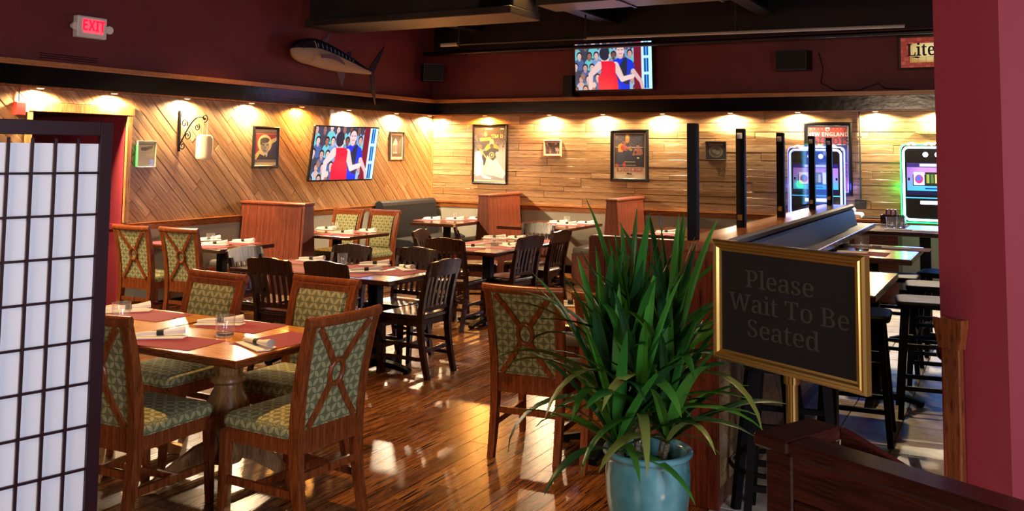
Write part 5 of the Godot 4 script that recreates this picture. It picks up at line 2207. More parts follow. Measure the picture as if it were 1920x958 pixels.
func portrait_print() -> ImageTexture:
	var im := canvas(110, 210, c8(232, 214, 160))
	box2(im, 0, 16, 110, 160, c8(178, 34, 38))
	box2(im, 0, 16, 110, 14, c8(226, 150, 120))
	poly(im, pv([76, 60, 110, 50, 110, 176, 60, 176]), c8(34, 30, 92))
	poly(im, pv([70, 66, 110, 44, 110, 66, 78, 92]), c8(236, 220, 150))
	ell(im, 50, 84, 36, 54, c8(244, 228, 150))
	poly(im, pv([0, 150, 24, 120, 60, 150, 40, 176, 0, 176]), c8(244, 228, 150))
	poly(im, pv([10, 176, 26, 144, 50, 158, 70, 142, 110, 160, 110, 180, 10, 180]), c8(24, 24, 40))
	poly(im, pv([40, 136, 66, 130, 64, 156, 52, 170]), c8(226, 222, 206))
	poly(im, pv([50, 150, 56, 150, 60, 176, 48, 176]), c8(40, 36, 44))
	ell(im, 52, 98, 22, 36, c8(150, 148, 132))
	ell(im, 62, 100, 12, 30, c8(188, 184, 164))
	ell(im, 50, 64, 24, 16, c8(66, 64, 60), -0.15)
	ell(im, 32, 78, 6, 16, c8(76, 74, 68))
	for x in [43, 63]:
		box2(im, x - 6, 86, 12, 3, c8(70, 68, 62))
		ell(im, x, 93, 5, 3, c8(50, 50, 48))
	poly(im, pv([52, 92, 58, 112, 50, 114]), c8(112, 110, 100))
	box2(im, 44, 122, 18, 3, c8(84, 78, 72))
	ell(im, 53, 132, 10, 4, c8(126, 122, 110))
	box2(im, 0, 178, 110, 16, c8(150, 140, 132))
	for k in 8:
		box2(im, 6 + 13 * k, 183, 9, 6, c8(96, 88, 92))
	soften(im, 0.5)
	return tex(im)


func scene_print(sd: int, w: int, h: int, base: Color, cols: Array, n: int) -> ImageTexture:
	var im := canvas(w, h, base)
	speckle(im, 0, 0, w, h, cols, n, 3, 11, sd)
	return tex(im)


func wall_things() -> void:
	var blackf := mat(c8(14, 13, 13), 0.25)
	# back wall
	var bz := 0.013
	var o := framed("framed_poster", "black framed hockey poster with a goalkeeper in black, gold and white", "poster", Vector3(1.04, 1.668, bz), 0, 0.60, 0.885, 0.032, blackf, print_mat(hockey_print()))
	words("lettering", "TIM O", 0.052, 0.0012, mat(c8(236, 210, 120), 0.5), o, Transform3D(Basis.IDENTITY, Vector3(0.12, 0.265, 0.0085)), "Droid Sans", 1.0, true)
	framed("framed_photo", "small pinkish wood framed colour snapshot on the planked back wall", "photo", Vector3(2.08, 1.762, bz), 0, 0.285, 0.232, 0.026, mat(c8(206, 150, 112), 0.4), print_mat(scene_print(4, 96, 72, c8(120, 70, 52), [c8(60, 44, 50), c8(220, 206, 196), c8(150, 84, 60), c8(40, 44, 60)], 46)), "", 0.012, M.linen)
	o = framed("framed_poster", "black framed boxing poster with cream border and red lettering", "poster", Vector3(3.256, 1.668, bz), 0, 0.565, 0.72, 0.05, blackf, print_mat(boxing_print()), "", 0.0, mat(c8(246, 232, 196), 0.6))
	# the picture fills the upper part only: cream paper below
	var pr := o.get_node("print") as MeshInstance3D
	pr.transform = Transform3D(Basis.from_scale(Vector3(0.92, 0.735, 1)), Vector3(0, 0.07, 0.0))
	words("lettering", "DE LA HOYA VS. MOSLEY", 0.052, 0.0012, mat(c8(170, 44, 34), 0.5), o, Transform3D(Basis.IDENTITY, Vector3(0, -0.198, 0.0085)), "Droid Sans", 0.46, true)
	var st := mb()
	prism(st, PackedVector2Array([Vector2(-0.04, 0), Vector2(0.04, -0.004), Vector2(0.036, 0.012), Vector2(0.0, 0.016), Vector2(-0.02, 0.024), Vector2(-0.036, 0.02)]), 0.0085, 0.0095, Transform3D(Basis.IDENTITY, Vector3(0, -0.258, 0)))
	part("emblem", st, mat(c8(40, 60, 46), 0.5), o)
	st = mb()
	bx(st, Vector3(0, -0.278, 0.009), Vector3(0.13, 0.006, 0.001), 0.0)
	part("small_print", st, mat(c8(110, 100, 84), 0.5), o)
	# dark square print with pale round emblem, behind glass
	var im := canvas(96, 84, c8(44, 40, 34))
	ell(im, 48, 46, 34, 30, c8(150, 140, 118))
	ell(im, 48, 48, 26, 22, c8(90, 84, 70))
	box2(im, 14, 8, 68, 12, c8(150, 140, 118))
	ell(im, 40, 44, 12, 9, c8(170, 160, 136), 0.4)
	ell(im, 58, 52, 12, 10, c8(160, 150, 128), -0.5)
	framed("framed_photo", "unframed dark square print with pale emblem seen through the glass screen", "photo", Vector3(4.47, 1.748, bz), 0, 0.285, 0.245, 0.008, mat(c8(38, 34, 30), 0.4), print_mat(tex(im)))
	# football banner
	im = canvas(120, 190, c8(206, 52, 40))
	box2(im, 0, 0, 120, 3, c8(226, 214, 206))
	box2(im, 0, 187, 120, 3, c8(226, 214, 206))
	box2(im, 0, 0, 3, 190, c8(226, 214, 206))
	box2(im, 117, 0, 3, 190, c8(226, 214, 206))
	box2(im, 3, 54, 114, 52, c8(28, 40, 84))
	box2(im, 3, 52, 114, 3, c8(226, 214, 206))
	box2(im, 3, 105, 114, 3, c8(226, 214, 206))
	for k in 10:
		if k != 4 and k != 5:
			ell(im, 10 + k * 11.2, 8, 1.8, 1.8, c8(240, 190, 176))
	o = framed("framed_banner", "black framed red and navy football banner behind the blue rimmed terminal", "poster", Vector3(5.89, 1.656, bz), 0, 0.575, 0.91, 0.045, blackf, print_mat(tex(im)))
	words("lettering", "NEW ENGLAND", 0.048, 0.0012, mat(c8(244, 234, 224), 0.5), o, Transform3D(Basis.IDENTITY, Vector3(0, 0.305, 0.0088)), "Droid Sans", 1.02, true)
	words("lettering", "PATRIOTS", 0.092, 0.0012, mat(c8(30, 36, 84), 0.5), o, Transform3D(Basis.IDENTITY, Vector3(0, 0.222, 0.0088)), "Droid Sans", 0.88, true)
	words("lettering", "IELDS", 0.07, 0.0012, mat(c8(90, 30, 50), 0.5), o, Transform3D(Basis(Vector3.BACK, -PI / 2), Vector3(0.19, -0.12, 0.0088)), "Droid Sans", 0.8, true)
	st = mb()
	prism(st, PackedVector2Array([Vector2(0, -0.03), Vector2(0.024, -0.015), Vector2(0.026, 0.022), Vector2(0.012, 0.026), Vector2(0, 0.030), Vector2(-0.012, 0.026), Vector2(-0.026, 0.022), Vector2(-0.024, -0.015)]), 0.0085, 0.0098, Transform3D(Basis.IDENTITY, Vector3(0, 0.372, 0)))
	part("shield_emblem", st, M.linen, o)
	st = mb()
	prism(st, PackedVector2Array([Vector2(0, -0.022), Vector2(0.018, -0.010), Vector2(0.019, 0.004), Vector2(-0.019, 0.004), Vector2(-0.018, -0.010)]), 0.0099, 0.0105, Transform3D(Basis.IDENTITY, Vector3(0, 0.372, 0)))
	part("shield_emblem", st, mat(c8(150, 60, 70), 0.5), o)
	# conduit with outlet box
	o = thing("wall_conduit", "grey metal conduit running down to an outlet box on the back wall", "conduit", Vector3(6.27, 1.07, 0.03))
	st = mb()
	tube(st, [Vector3(0, 0.09, 0), Vector3(0, SOFFIT - 1.07, 0)], 0.011, 10)
	for y in [0.35, 0.86]:
		bx(st, Vector3(0, y, -0.004), Vector3(0.05, 0.018, 0.014), 0.002)
	part("conduit", st, M.steel, o)
	st = mb()
	bx(st, Vector3(0, 0.045, 0.01), Vector3(0.13, 0.11, 0.05), 0.004)
	part("outlet_box", st, M.plastic_black, o)
	for s in [-1, 1]:
		bx_part("socket", o, Vector3(s * 0.03, 0.05, 0.037), Vector3(0.034, 0.034, 0.006), M.steel)
	o = thing("wall_plaque", "thin pale wooden strip sign high on the back wall beside the red column", "plaque", Vector3(7.06, 1.99, 0.014))
	st = mb()
	prism(st, PackedVector2Array([Vector2(-0.16, 0.0), Vector2(-0.13, 0.022), Vector2(0.16, 0.02), Vector2(0.16, -0.02), Vector2(-0.13, -0.022)]), 0.0, 0.02, Transform3D.IDENTITY, 0.003)
	part("board", st, M.pale_wood, o)
	# upper wall: television, speakers, lit sign
	o = television("flat television high on the red back wall showing the basketball broadcast", Transform3D(Basis(Vector3.RIGHT, deg_to_rad(4)), Vector3(3.10, 2.892, 0.245)), 1.13, 0.645, emit_print(broadcast(), 1.15))
	st = mb()
	bx(st, Vector3(0, 0, -0.12), Vector3(0.3, 0.3, 0.16), 0.01)
	part("wall_bracket", st, M.plastic_black, o)
	speaker("black box speaker on the red wall between the upper television and the lit beer sign", Vector3(5.5, 2.885, 0.02), 0.0, 0.45, 0.25)
	speaker("black box speaker on the red wall near the room corner", Vector3(0.13, 2.88, 0.25), deg_to_rad(40), 0.34, 0.26)
	speaker("small black speaker standing on the ledge left of the upper television", Vector3(2.42, LEDGE + 0.15, 0.02), 0.0, 0.17, 0.3)
	o = framed("lit_beer_sign", "lit beer sign with brick red border and dark blackletter Lite lettering", "sign", Vector3(7.10, 2.945, 0.03), 0, 0.74, 0.42, 0.03, mat(c8(70, 52, 36), 0.4), emit_print(beer_print(), 0.85), "", 0.0, null, false)
	words("lettering", "Lite", 0.15, 0.002, mat(c8(50, 36, 52), 0.5), o, Transform3D(Basis.IDENTITY, Vector3(-0.115, 0.03, 0.009)), "Droid Serif", 0.78, true)
	st = mb()
	prism(st, PackedVector2Array([Vector2(-0.24, -0.05), Vector2(-0.15, -0.072), Vector2(-0.12, -0.055), Vector2(-0.16, -0.047)]), 0.009, 0.0105, Transform3D.IDENTITY)
	part("lettering", st, mat(c8(50, 36, 52), 0.5), o)
	# cables and scraps on the ledge
	o = thing("loose_cable", "thin black loose cables trailing along the ledge under the speaker", "cable", Vector3(5.8, LEDGE, 0.08))
	st = mb()
	tube(st, [Vector3(0, 0.5, -0.06), Vector3(0.05, 0.3, -0.06), Vector3(0.02, 0.12, -0.05), Vector3(0.2, 0.02, 0), Vector3(0.5, 0.02, 0.02), Vector3(0.7, 0.10, -0.03), Vector3(0.78, 0.03, 0.0), Vector3(1.1, 0.012, 0.02)], 0.006, 6)
	part("cable", st, M.plastic_black, o)
	# left wall (things look to +x)
	var q := PI / 2
	var lx := 0.014
	framed("framed_poster", "dark framed portrait poster of a man in an oval on red and blue", "poster", Vector3(lx, 1.727, 3.675), q, 0.44, 0.50, 0.036, blackf, print_mat(portrait_print()))
	im = canvas(70, 96, c8(66, 60, 54))
	poly(im, pv([6, 90, 6, 40, 26, 12, 40, 30, 40, 90]), c8(190, 186, 176))
	poly(im, pv([44, 90, 44, 34, 66, 8, 66, 90]), c8(120, 114, 104))
	for k in 5:
		box2(im, 10 + 6 * k, 44, 3, 30, c8(60, 56, 52))
	box2(im, 0, 82, 70, 14, c8(96, 90, 80))
	framed("framed_photo", "small dark framed black and white street photograph with white mat, left wall", "photo", Vector3(lx, 1.77, 0.97), q, 0.36, 0.42, 0.026, mat(c8(60, 46, 38), 0.35), print_mat(tex(im)), "", 0.03, M.linen)
	im = canvas(64, 76, c8(196, 192, 164))
	box2(im, 2, 4, 60, 6, c8(120, 120, 108))
	poly(im, pv([12, 18, 34, 16, 58, 12, 56, 20, 30, 28, 14, 26]), c8(46, 52, 50))
	ell(im, 20, 24, 6, 4, c8(60, 60, 56))
	box2(im, 2, 34, 60, 1, c8(150, 146, 130))
	o = framed("small_plaque", "small cream plaque with a dark drawing and bright green left edge", "plaque", Vector3(lx, 1.64, 5.43), q, 0.235, 0.27, 0.008, mat(c8(150, 150, 130), 0.4), print_mat(tex(im)))
	st = mb()
	bx(st, Vector3(-0.120, -0.02, 0.012), Vector3(0.012, 0.225, 0.024), 0.002)
	part("green_edge", st, glow(c8(60, 210, 96), 0.35), o)
	# bracket with scrolls and hanging lantern
	o = thing("scroll_bracket", "black wrought iron scroll bracket on the planked left wall", "bracket", Vector3(lx, 1.68, 5.0))
	st = mb()
	bx(st, Vector3(0.008, 0.21, 0), Vector3(0.016, 0.44, 0.03), 0.003)
	part("wall_bar", st, M.iron, o)
	var arc := []
	for k in 15:
		var t := k / 14.0
		arc.append(Vector3(0.02 + 0.36 * t, 0.06 + 0.30 * sin(t * PI * 0.62), 0))
	st = mb()
	tube(st, arc, 0.007, 8)
	part("main_arm", st, M.iron, o)
	for s in [[0.38, 0.345, 0.045, 1.0, -1.6], [0.27, 0.25, 0.04, -1.0, 1.0], [0.13, 0.16, 0.05, -1.0, 1.2], [0.06, 0.05, 0.045, 1.0, 2.2], [0.08, 0.29, 0.05, 1.0, -0.6]]:
		st = mb()
		var sp := []
		for k in 25:
			var t := k / 24.0
			var a: float = s[4] + s[3] * t * TAU * 1.25
			var r: float = s[2] * (1.0 - 0.78 * t)
			sp.append(Vector3(s[0] + cos(a) * r, s[1] + sin(a) * r, 0))
		tube(st, sp, 0.0055, 6)
		part("scroll", st, M.iron, o)
	o = thing("hanging_lantern", "cream cylindrical hanging lantern with rounded ends under the scroll bracket", "lantern", Vector3(0.40, 1.58, 5.0))
	st = mb()
	lathe(st, [Vector2(0.0005, 0.0), Vector2(0.06, 0.003), Vector2(0.082, 0.02), Vector2(0.086, 0.05), Vector2(0.086, 0.225), Vector2(0.080, 0.25), Vector2(0.06, 0.268), Vector2(0.0005, 0.272)], 28)
	var lm := mat(c8(232, 214, 176), 0.5)
	lm.backlight_enabled = true
	lm.backlight = Color(0.3, 0.26, 0.2)
	part("lantern_body", st, lm, o)
	for s in [-1, 1]:
		st = mb()
		tube(st, [Vector3(0, 0.272, s * 0.03), Vector3(0, 0.415, s * 0.03)], 0.0022, 6)
		part("hanger_wire", st, M.white_plastic, o)
	st = mb()
	lathe(st, [Vector2(0.0005, -0.02), Vector2(0.012, -0.014), Vector2(0.012, 0.0), Vector2(0.0005, 0.001)], 12)
	part("brass_finial", st, M.brass, o)
	# wall television, tilted down a little and turned into the room
	var a8 := deg_to_rad(8.0)
	var bas := Basis(Vector3.UP, q - a8) * Basis(Vector3.RIGHT, deg_to_rad(9))
	o = television("flat television tilted from the planked left wall showing the basketball broadcast", Transform3D(bas, Vector3(0.30, 1.655, 2.51)), 1.10, 0.68, emit_print(broadcast(), 1.5))
	st = mb()
	bx(st, Vector3(0, 0.02, -0.145), Vector3(0.24, 0.24, 0.20), 0.01)
	part("wall_bracket", st, M.plastic_black, o)
	o = thing("cable_cover", "white vertical cable cover above the left wall television", "cable cover", Vector3(0.022, 2.08, 2.455))
	st = mb()
	bx(st, Vector3(0, 0, 0), Vector3(0.02, 0.31, 0.075), 0.004)
	part("cover", st, M.white_plastic, o)
	# exit sign with two lamp heads
	o = thing("exit_sign", "white emergency sign with glowing red EXIT and two lamp heads above the doorway", "sign", Vector3(0.0, 2.76, 6.17), q)
	st = mb()
	bx(st, Vector3(0, 0.105, 0.04), Vector3(0.33, 0.21, 0.075), 0.008)
	part("housing", st, M.white_plastic, o)
	st = mb()
	bx(st, Vector3(0.01, 0.115, 0.079), Vector3(0.225, 0.14, 0.004), 0.001)
	part("red_panel", st, glow(c8(255, 90, 104), 0.9), o)
	words("lettering", "EXIT", 0.105, 0.003, glow(c8(255, 20, 60), 1.5), o, Transform3D(Basis.IDENTITY, Vector3(0.01, 0.120, 0.0825)), "Droid Sans", 0.85, true)
	for s in [-1, 1]:
		st = mb()
		lathe(st, [Vector2(0.0005, 0.0), Vector2(0.02, 0.0), Vector2(0.038, 0.03), Vector2(0.04, 0.045), Vector2(0.034, 0.047), Vector2(0.0005, 0.04)], 18)
		var hd := part("lamp_head", st, M.white_plastic, o)
		hd.transform = Transform3D(Basis(Vector3.RIGHT, PI / 2) * Basis(Vector3.BACK, s * 0.3), Vector3(s * 0.205, 0.10, 0.035))
		st = mb()
		tube(st, [Vector3(s * 0.165, 0.10, 0.04), Vector3(s * 0.205, 0.10, 0.045)], 0.012, 8)
		part("arm", st, M.white_plastic, o)
	# red alarm box
	o = thing("alarm_box", "red fire alarm box with white strobe beside the doorway", "alarm", Vector3(0.013, 1.985, 6.86), q)
	st = mb()
	bx(st, Vector3(0, 0.06, 0.025), Vector3(0.10, 0.12, 0.05), 0.006)
	part("red_body", st, mat(c8(196, 40, 24), 0.4), o)
	st = mb()
	bx(st, Vector3(0.06, 0.055, 0.03), Vector3(0.04, 0.05, 0.04), 0.006)
	part("strobe", st, M.white_plastic, o)
	st = mb()
	tube(st, [Vector3(0, 0.12, 0.012), Vector3(0, 0.25, 0.012)], 0.006, 6)
	part("cable", st, M.steel, o)
	# slender vents on the red wall
	o = thing("wall_grille", "slim maroon grille low on the red wall above the doorway ledge", "grille", Vector3(0.004, 2.52, 6.36), q)
	for k in 3:
		bx_part("slat", o, Vector3(0, 0.012 + 0.02 * k, 0.006), Vector3(0.62, 0.006, 0.012), M.table_edge)
	fish()


func beer_print() -> ImageTexture:
	var im := canvas(148, 84, c8(126, 40, 34))
	for r in 8:
		for k in 13:
			box2(im, k * 13 - (6 if r % 2 else 0), r * 11, 12, 10, c8(150, 54, 44) if (k + r) % 3 else c8(170, 70, 54))
	for y in range(16, 70):
		for x in range(22, 128):
			var t := 1.0 - clampf(Vector2((x - 75) / 60.0, (y - 36) / 34.0).length(), 0, 1)
			im.set_pixel(x, y, c8(196, 148, 74).lerp(c8(255, 240, 178), sqrt(t)))
	for k in 6:
		box2(im, 24 + 18 * k, 56, 1, 14, c8(150, 110, 60))
	box2(im, 22, 55, 106, 1, c8(160, 118, 66))
	return tex(im)


func television(label: String, xf: Transform3D, w: float, h: float, screen: Material) -> Node3D:
	var o := thing("television", label, "television", xf.origin)
	o.transform = xf
	var st := mb()
	bx(st, Vector3(0, 0, -0.02), Vector3(w + 0.03, h + 0.035, 0.04), 0.006)
	part("casing", st, M.plastic_black, o)
	st = mb()
	sheet(st, w, h, Transform3D(Basis.IDENTITY, Vector3(0, 0.004, 0.0012)))
	part("screen", st, screen, o)
	var l := AreaLight3D.new()
	l.name = "screen_glow"
	l.area_size = Vector2(w, h)
	l.light_color = Color(0.75, 0.72, 1.0)
	l.light_energy = 0.25
	l.area_range = 12
	l.shadow_enabled = true
	l.transform = Transform3D(Basis(Vector3.UP, PI), Vector3(0, 0, 0.01))
	o.add_child(l)
	return o


func speaker(label: String, at: Vector3, turn: float, w: float, h: float) -> void:
	var o := thing("speaker", label, "speaker", at, turn)
	var st := mb()
	prism(st, PackedVector2Array([Vector2(-w / 2, 0.06), Vector2(w / 2, 0.06), Vector2(w * 0.42, 0.24), Vector2(-w * 0.42, 0.24)]), -h / 2, h / 2, Transform3D(Basis(Vector3.RIGHT, Vector3.BACK, Vector3.UP), Vector3.ZERO))
	part("cabinet", st, M.plastic_black, o)
	st = mb()
	bx(st, Vector3(0, 0, 0.244), Vector3(w * 0.80, h * 0.92, 0.01), 0.004)
	part("grille", st, mat(c8(24, 28, 28), 0.8), o)
	st = mb()
	bx(st, Vector3(0, 0, 0.03), Vector3(0.06, 0.08, 0.06), 0.004)
	part("wall_bracket", st, M.plastic_black, o)


# mounted tuna: local +x is towards the head, +z out of the wall
func fish() -> void:
	var o := thing("mounted_fish", "mounted tuna with dark blue striped back and cream belly on the red wall", "mounted fish", Vector3(0.24, 2.735, 2.50), 0)
	# wall faces +x: head towards +z (left in view); body tilts down at the tail
	var bas := Basis(Vector3(0, 0, 1), Vector3(0, 1, 0), Vector3(-1, 0, 0))
	o.transform = Transform3D(Basis(Vector3.RIGHT, deg_to_rad(-7)) * Basis(Vector3.UP, deg_to_rad(-90)), Vector3(0.25, 2.86, 2.74))
	# after this local +x -> +z, local +z -> -x (the wall side)
	var back_c := mat(c8(16, 22, 40), 0.3)
	var belly_c := mat(c8(160, 138, 108), 0.4)
	var prof := func(t: float) -> Array:
		# t 0 head .. 1 tail: centre height, half height, half width
		var hh := 0.005 + 0.150 * pow(sin(PI * pow(t, 0.66) * 0.985), 0.95) * (1.0 - 0.22 * t) + 0.03 * smoothstep(0.0, 0.04, t) * (1.0 - t)
		var cy := -0.035 + 0.06 * smoothstep(0.0, 0.3, t) - 0.03 * t
		return [cy, hh + 0.012, hh * 0.62 + 0.008]
	var n := 40
	var seg := 28
	var L := 1.62
	var stb := mb()
	var stl := mb()
	for i in n:
		var t0 := float(i) / n
		var t1 := float(i + 1) / n
		var p0: Array = prof.call(t0)
		var p1: Array = prof.call(t1)
		for k in seg:
			var a0 := TAU * k / seg
			var a1 := TAU * (k + 1) / seg
			var f := func(t: float, p: Array, a: float) -> Vector3:
				return Vector3(L * (0.5 - t), p[0] + sin(a) * p[1], cos(a) * p[2])
			var fn := func(p: Array, a: float) -> Vector3:
				return Vector3(0.12 * (0.4 - t0), sin(a) / p[1], cos(a) / p[2]).normalized()
			var mid := sin((a0 + a1) / 2)
			var st: SurfaceTool = stb if mid > 0.22 + 0.12 * t0 else stl
			var A: Vector3 = f.call(t0, p0, a0)
			var B: Vector3 = f.call(t0, p0, a1)
			var C: Vector3 = f.call(t1, p1, a1)
			var D: Vector3 = f.call(t1, p1, a0)
			tri(st, A, B, C, fn.call(p0, a0), fn.call(p0, a1), fn.call(p1, a1))
			tri(st, A, C, D, fn.call(p0, a0), fn.call(p1, a1), fn.call(p1, a0))
	part("belly", stl, belly_c, o)
	part("back", stb, back_c, o)
	# pale stripes on the flank (the visible flank is local -z)
	for k in 10:
		var t := 0.24 + 0.052 * k
		var p: Array = prof.call(t)
		var st := mb()
		var pts := []
		for j in 5:
			var a := 0.30 + 0.10 * j
			pts.append(Vector3(L * (0.5 - t), p[0] + sin(a) * p[1] * 1.004, -cos(a) * p[2] * 1.004))
		tube(st, pts, [0.004, 0.006, 0.006, 0.005, 0.002], 6)
		part("stripe", st, mat(c8(110, 150, 190), 0.35), o)
	var fin := func(called: String, pts: PackedVector2Array, z: float, m: Material) -> void:
		var st := mb()
		prism(st, pts, z - 0.006, z + 0.006, Transform3D.IDENTITY, 0.003)
		part(called, st, m, o)
	var dark := mat(c8(24, 24, 44), 0.4)
	var mauve := mat(c8(92, 74, 84), 0.4)
	fin.call("tail_fin", PackedVector2Array([Vector2(-0.74, 0.02), Vector2(-0.80, 0.10), Vector2(-0.95, 0.30), Vector2(-1.06, 0.42), Vector2(-0.98, 0.22), Vector2(-0.88, 0.02), Vector2(-0.93, -0.16), Vector2(-0.98, -0.42), Vector2(-0.88, -0.28), Vector2(-0.80, -0.06)]), 0.0, dark)
	fin.call("dorsal_fin", PackedVector2Array([Vector2(0.36, 0.11), Vector2(0.18, 0.12), Vector2(0.10, 0.36), Vector2(0.19, 0.24)]), 0.0, mauve)
	fin.call("dorsal_fin", PackedVector2Array([Vector2(-0.20, 0.10), Vector2(-0.34, 0.08), Vector2(-0.36, 0.20), Vector2(-0.28, 0.16)]), 0.0, dark)
	fin.call("anal_fin", PackedVector2Array([Vector2(-0.10, -0.13), Vector2(-0.27, -0.09), Vector2(-0.25, -0.25), Vector2(-0.22, -0.30), Vector2(-0.15, -0.20)]), 0.0, mauve)
	for k in 5:
		var x := -0.36 - 0.07 * k
		fin.call("finlet", PackedVector2Array([Vector2(x, -0.085 + 0.013 * k), Vector2(x - 0.04, -0.08 + 0.013 * k), Vector2(x - 0.05, -0.115 + 0.014 * k)]), 0.0, mauve)
		fin.call("finlet", PackedVector2Array([Vector2(x, 0.09 - 0.012 * k), Vector2(x - 0.04, 0.085 - 0.012 * k), Vector2(x - 0.05, 0.12 - 0.013 * k)]), 0.0, dark)
	# pectoral fin on the visible flank, gill plate and jaw
	var st := mb()
	var secs := []
	for k in 11:
		var t := k / 10.0
		secs.append([Vector3(0.40 - 0.46 * t, -0.045 + 0.06 * sin(t * PI) * 0.6 - 0.01 * t, -0.155 - 0.02 * sin(t * PI)), Vector3(0, 0.035 * pow(1.0 - t, 0.6) * (0.6 + t) + 0.003, 0), Vector3(0, 0, 0.005)])
	loft(st, secs)
	part("pectoral_fin", st, mauve, o)
	st = mb()
	var gp := []
	for k in 11:
		var a := -1.1 + 2.0 * k / 10.0
		var p: Array = prof.call(0.19)
		gp.append(Vector3(L * (0.5 - 0.19) - 0.05 * cos(a), p[0] + sin(a) * p[1], -cos(a) * p[2] * 1.01))
	tube(st, gp, 0.010, 8)
	part("gill_plate", st, belly_c, o)
	st = mb()
	lathe(st, [Vector2(0.0005, 0.0), Vector2(0.022, 0.0), Vector2(0.020, 0.008), Vector2(0.0005, 0.012)], 16)
	var eye := part("eye", st, M.plastic_black, o)
	var pe: Array = prof.call(0.09)
	eye.transform = Transform3D(Basis(Vector3.RIGHT, -PI / 2), Vector3(L * 0.41, pe[0] + 0.3 * pe[1], -pe[2] * 0.95))
	st = mb()
	bx(st, Vector3(0, 0.0, 0.17), Vector3(0.14, 0.1, 0.16), 0.01)
	part("wall_mount", st, M.plastic_black, o)


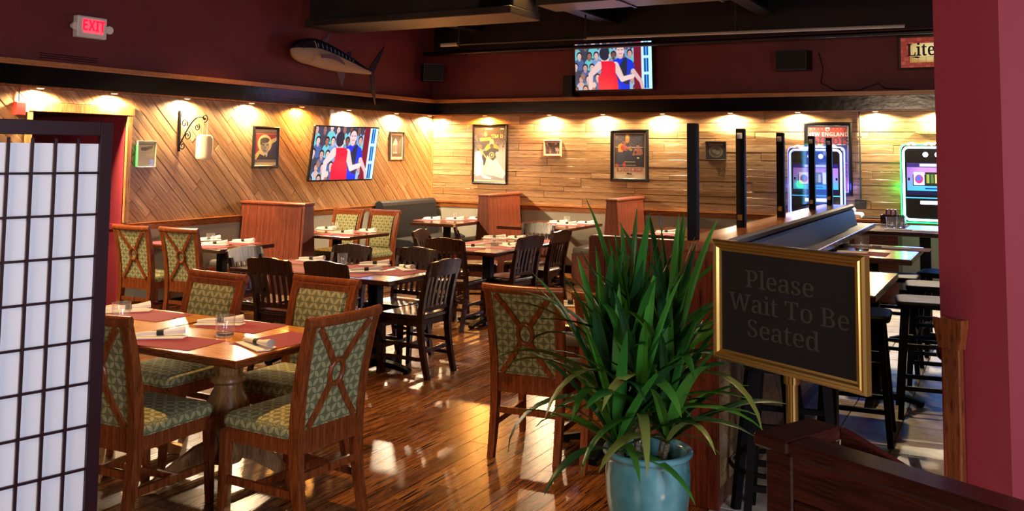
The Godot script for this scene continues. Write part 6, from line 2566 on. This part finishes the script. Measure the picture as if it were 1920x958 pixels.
# ------------------------------------------------------------------ potted palm
func plant(at: Vector3) -> void:
	var pot := thing("plant_pot", "glazed teal ceramic plant pot with rolled rim in the foreground", "plant pot", at)
	var st := mb()
	lathe(st, [Vector2(0.0005, 0.0), Vector2(0.12, 0.0), Vector2(0.135, 0.02), Vector2(0.165, 0.12), Vector2(0.182, 0.24), Vector2(0.184, 0.32), Vector2(0.178, 0.375), Vector2(0.176, 0.388), Vector2(0.184, 0.394), Vector2(0.194, 0.402), Vector2(0.196, 0.412), Vector2(0.192, 0.42), Vector2(0.18, 0.423), Vector2(0.166, 0.418), Vector2(0.160, 0.405), Vector2(0.163, 0.30), Vector2(0.15, 0.2), Vector2(0.0005, 0.19)], 48, Vector3.ZERO, 0.3)
	part("pot_body", st, M.glaze, pot)
	st = mb()
	lathe(st, [Vector2(0.158, 0.34), Vector2(0.08, 0.352), Vector2(0.0005, 0.356)], 24)
	part("soil", st, M.soil, pot)
	var o := thing("potted_palm", "large bushy palm with long strap leaves growing in the teal pot", "plant", at + Vector3(0, 0.35, 0))
	var greens := []
	for k in 6:
		var m := mat([c8(44, 104, 34), c8(34, 84, 34), c8(58, 122, 38), c8(30, 70, 36), c8(70, 128, 44), c8(122, 132, 62)][k], 0.36)
		m.backlight_enabled = true
		m.backlight = Color(0.25, 0.4, 0.12)
		greens.append(m)
	var cane := tri_map(mat(c8(150, 138, 110), 0.8), mottle(64, 3, 0.15, Color(0.35, 0.33, 0.3), Color.WHITE), Vector3(4, 9, 4))
	var rg := RandomNumberGenerator.new()
	rg.seed = 91
	# camera side is +z and a little +x; image right is roughly (0.88, 0, -0.47)
	var right := Vector3(0.88, 0, -0.47)
	var front := Vector3(0.47, 0, 0.88)
	# [offset right, offset front, cane height, lean right, leaves, length, spread]
	var heads := [[0.05, 0.04, 0.10, 0.03, 28, 0.62, 0.55], [-0.085, 0.03, 0.06, -0.05, 30, 0.66, 0.85], [-0.03, -0.05, 0.32, -0.04, 30, 0.72, 0.60], [0.06, -0.05, 0.34, 0.05, 30, 0.72, 0.62], [-0.01, 0.06, 0.22, -0.03, 28, 0.62, 0.95], [-0.10, -0.04, 0.26, -0.08, 24, 0.66, 0.9]]
	for hd in heads:
		var b: Vector3 = right * hd[0] + front * hd[1]
		var top: Vector3 = b + Vector3.UP * hd[2] + right * hd[3]
		st = mb()
		var pts := []
		var rad := []
		for k in 7:
			var t := k / 6.0
			pts.append(b.lerp(top, t) + Vector3(0, -0.02 * (1 - t), 0))
			rad.append(0.015 - 0.003 * t + 0.002 * sin(k * 2.6))
		tube(st, pts, rad, 10)
		part("cane", st, cane, o)
		var nl: int = hd[4]
		for k in nl:
			var f := (k + 0.5) / nl
			var az := k * 2.39996 + rg.randf_range(-0.25, 0.25)
			var elev := deg_to_rad(lerpf(88, lerpf(60, 4, hd[6]), pow(f, 1.25)) + rg.randf_range(-6, 6))
			var len: float = hd[5] * rg.randf_range(0.82, 1.12) * lerpf(1.05, 0.8, f)
			var droop := lerpf(0.04, 0.75, pow(f, 1.3)) * rg.randf_range(0.6, 1.3)
			var wd := rg.randf_range(0.022, 0.034)
			var gi := rg.randi() % 5
			if f > 0.86 and rg.randf() < 0.4:
				gi = 5
			leaf(o, top + Vector3.UP * 0.06 * (1.0 - f), az, elev, len, droop, wd, greens[gi], rg.randf_range(-0.5, 0.5))


func leaf(o: Node, base: Vector3, az: float, elev: float, length: float, droop: float, wd: float, m: Material, twist: float) -> void:
	var dirh := Vector3(cos(az), 0, sin(az))
	var side := Vector3(-sin(az), 0, cos(az))
	var n := 9
	var pts := []
	var p := base
	var e := elev
	for k in n + 1:
		pts.append(p)
		var t := float(k) / n
		var d := dirh * cos(e) + Vector3.UP * sin(e)
		p += d * length / n
		e -= droop * (0.4 + 1.6 * t) * 2.0 / n
	# leaves do not grow into the half wall
	for q in pts:
		var g: Vector3 = q + (o as Node3D).position
		if g.z < 7.68 and g.x > 6.40 and g.x < 6.86 and g.y < 1.3:
			return
	var rows := []
	for k in n + 1:
		var t := float(k) / n
		var d: Vector3 = (pts[mini(k + 1, n)] - pts[maxi(k - 1, 0)]).normalized()
		var s := side.rotated(d, twist * t)
		var up := s.cross(d).normalized()
		var w := wd * (0.45 + 0.55 * smoothstep(0.0, 0.3, t)) * pow(maxf(0.0, 1.0 - pow(t, 2.6)), 0.8) + 0.0006
		# shallow V section with a little thickness
		rows.append([pts[k] - s * w + up * w * 0.30, pts[k] + up * 0.0012, pts[k] + s * w + up * w * 0.30, pts[k] - up * 0.0012, (up - s * 0.3).normalized(), up, (up + s * 0.3).normalized()])
	var st := mb()
	for k in n:
		var a: Array = rows[k]
		var b: Array = rows[k + 1]
		for h in 2:
			tri(st, a[h], a[h + 1], b[h + 1], a[4 + h], a[5 + h], b[5 + h])
			tri(st, a[h], b[h + 1], b[h], a[4 + h], b[5 + h], b[4 + h])
		# underside
		for h in [[0, 3, 4], [3, 2, 6]]:
			tri(st, a[h[0]], a[h[1]], b[h[1]], -a[h[2]], -a[h[2]], -b[h[2]])
			tri(st, a[h[0]], b[h[1]], b[h[0]], -a[h[2]], -b[h[2]], -b[h[2]])
	part("leaf", st, m, o)
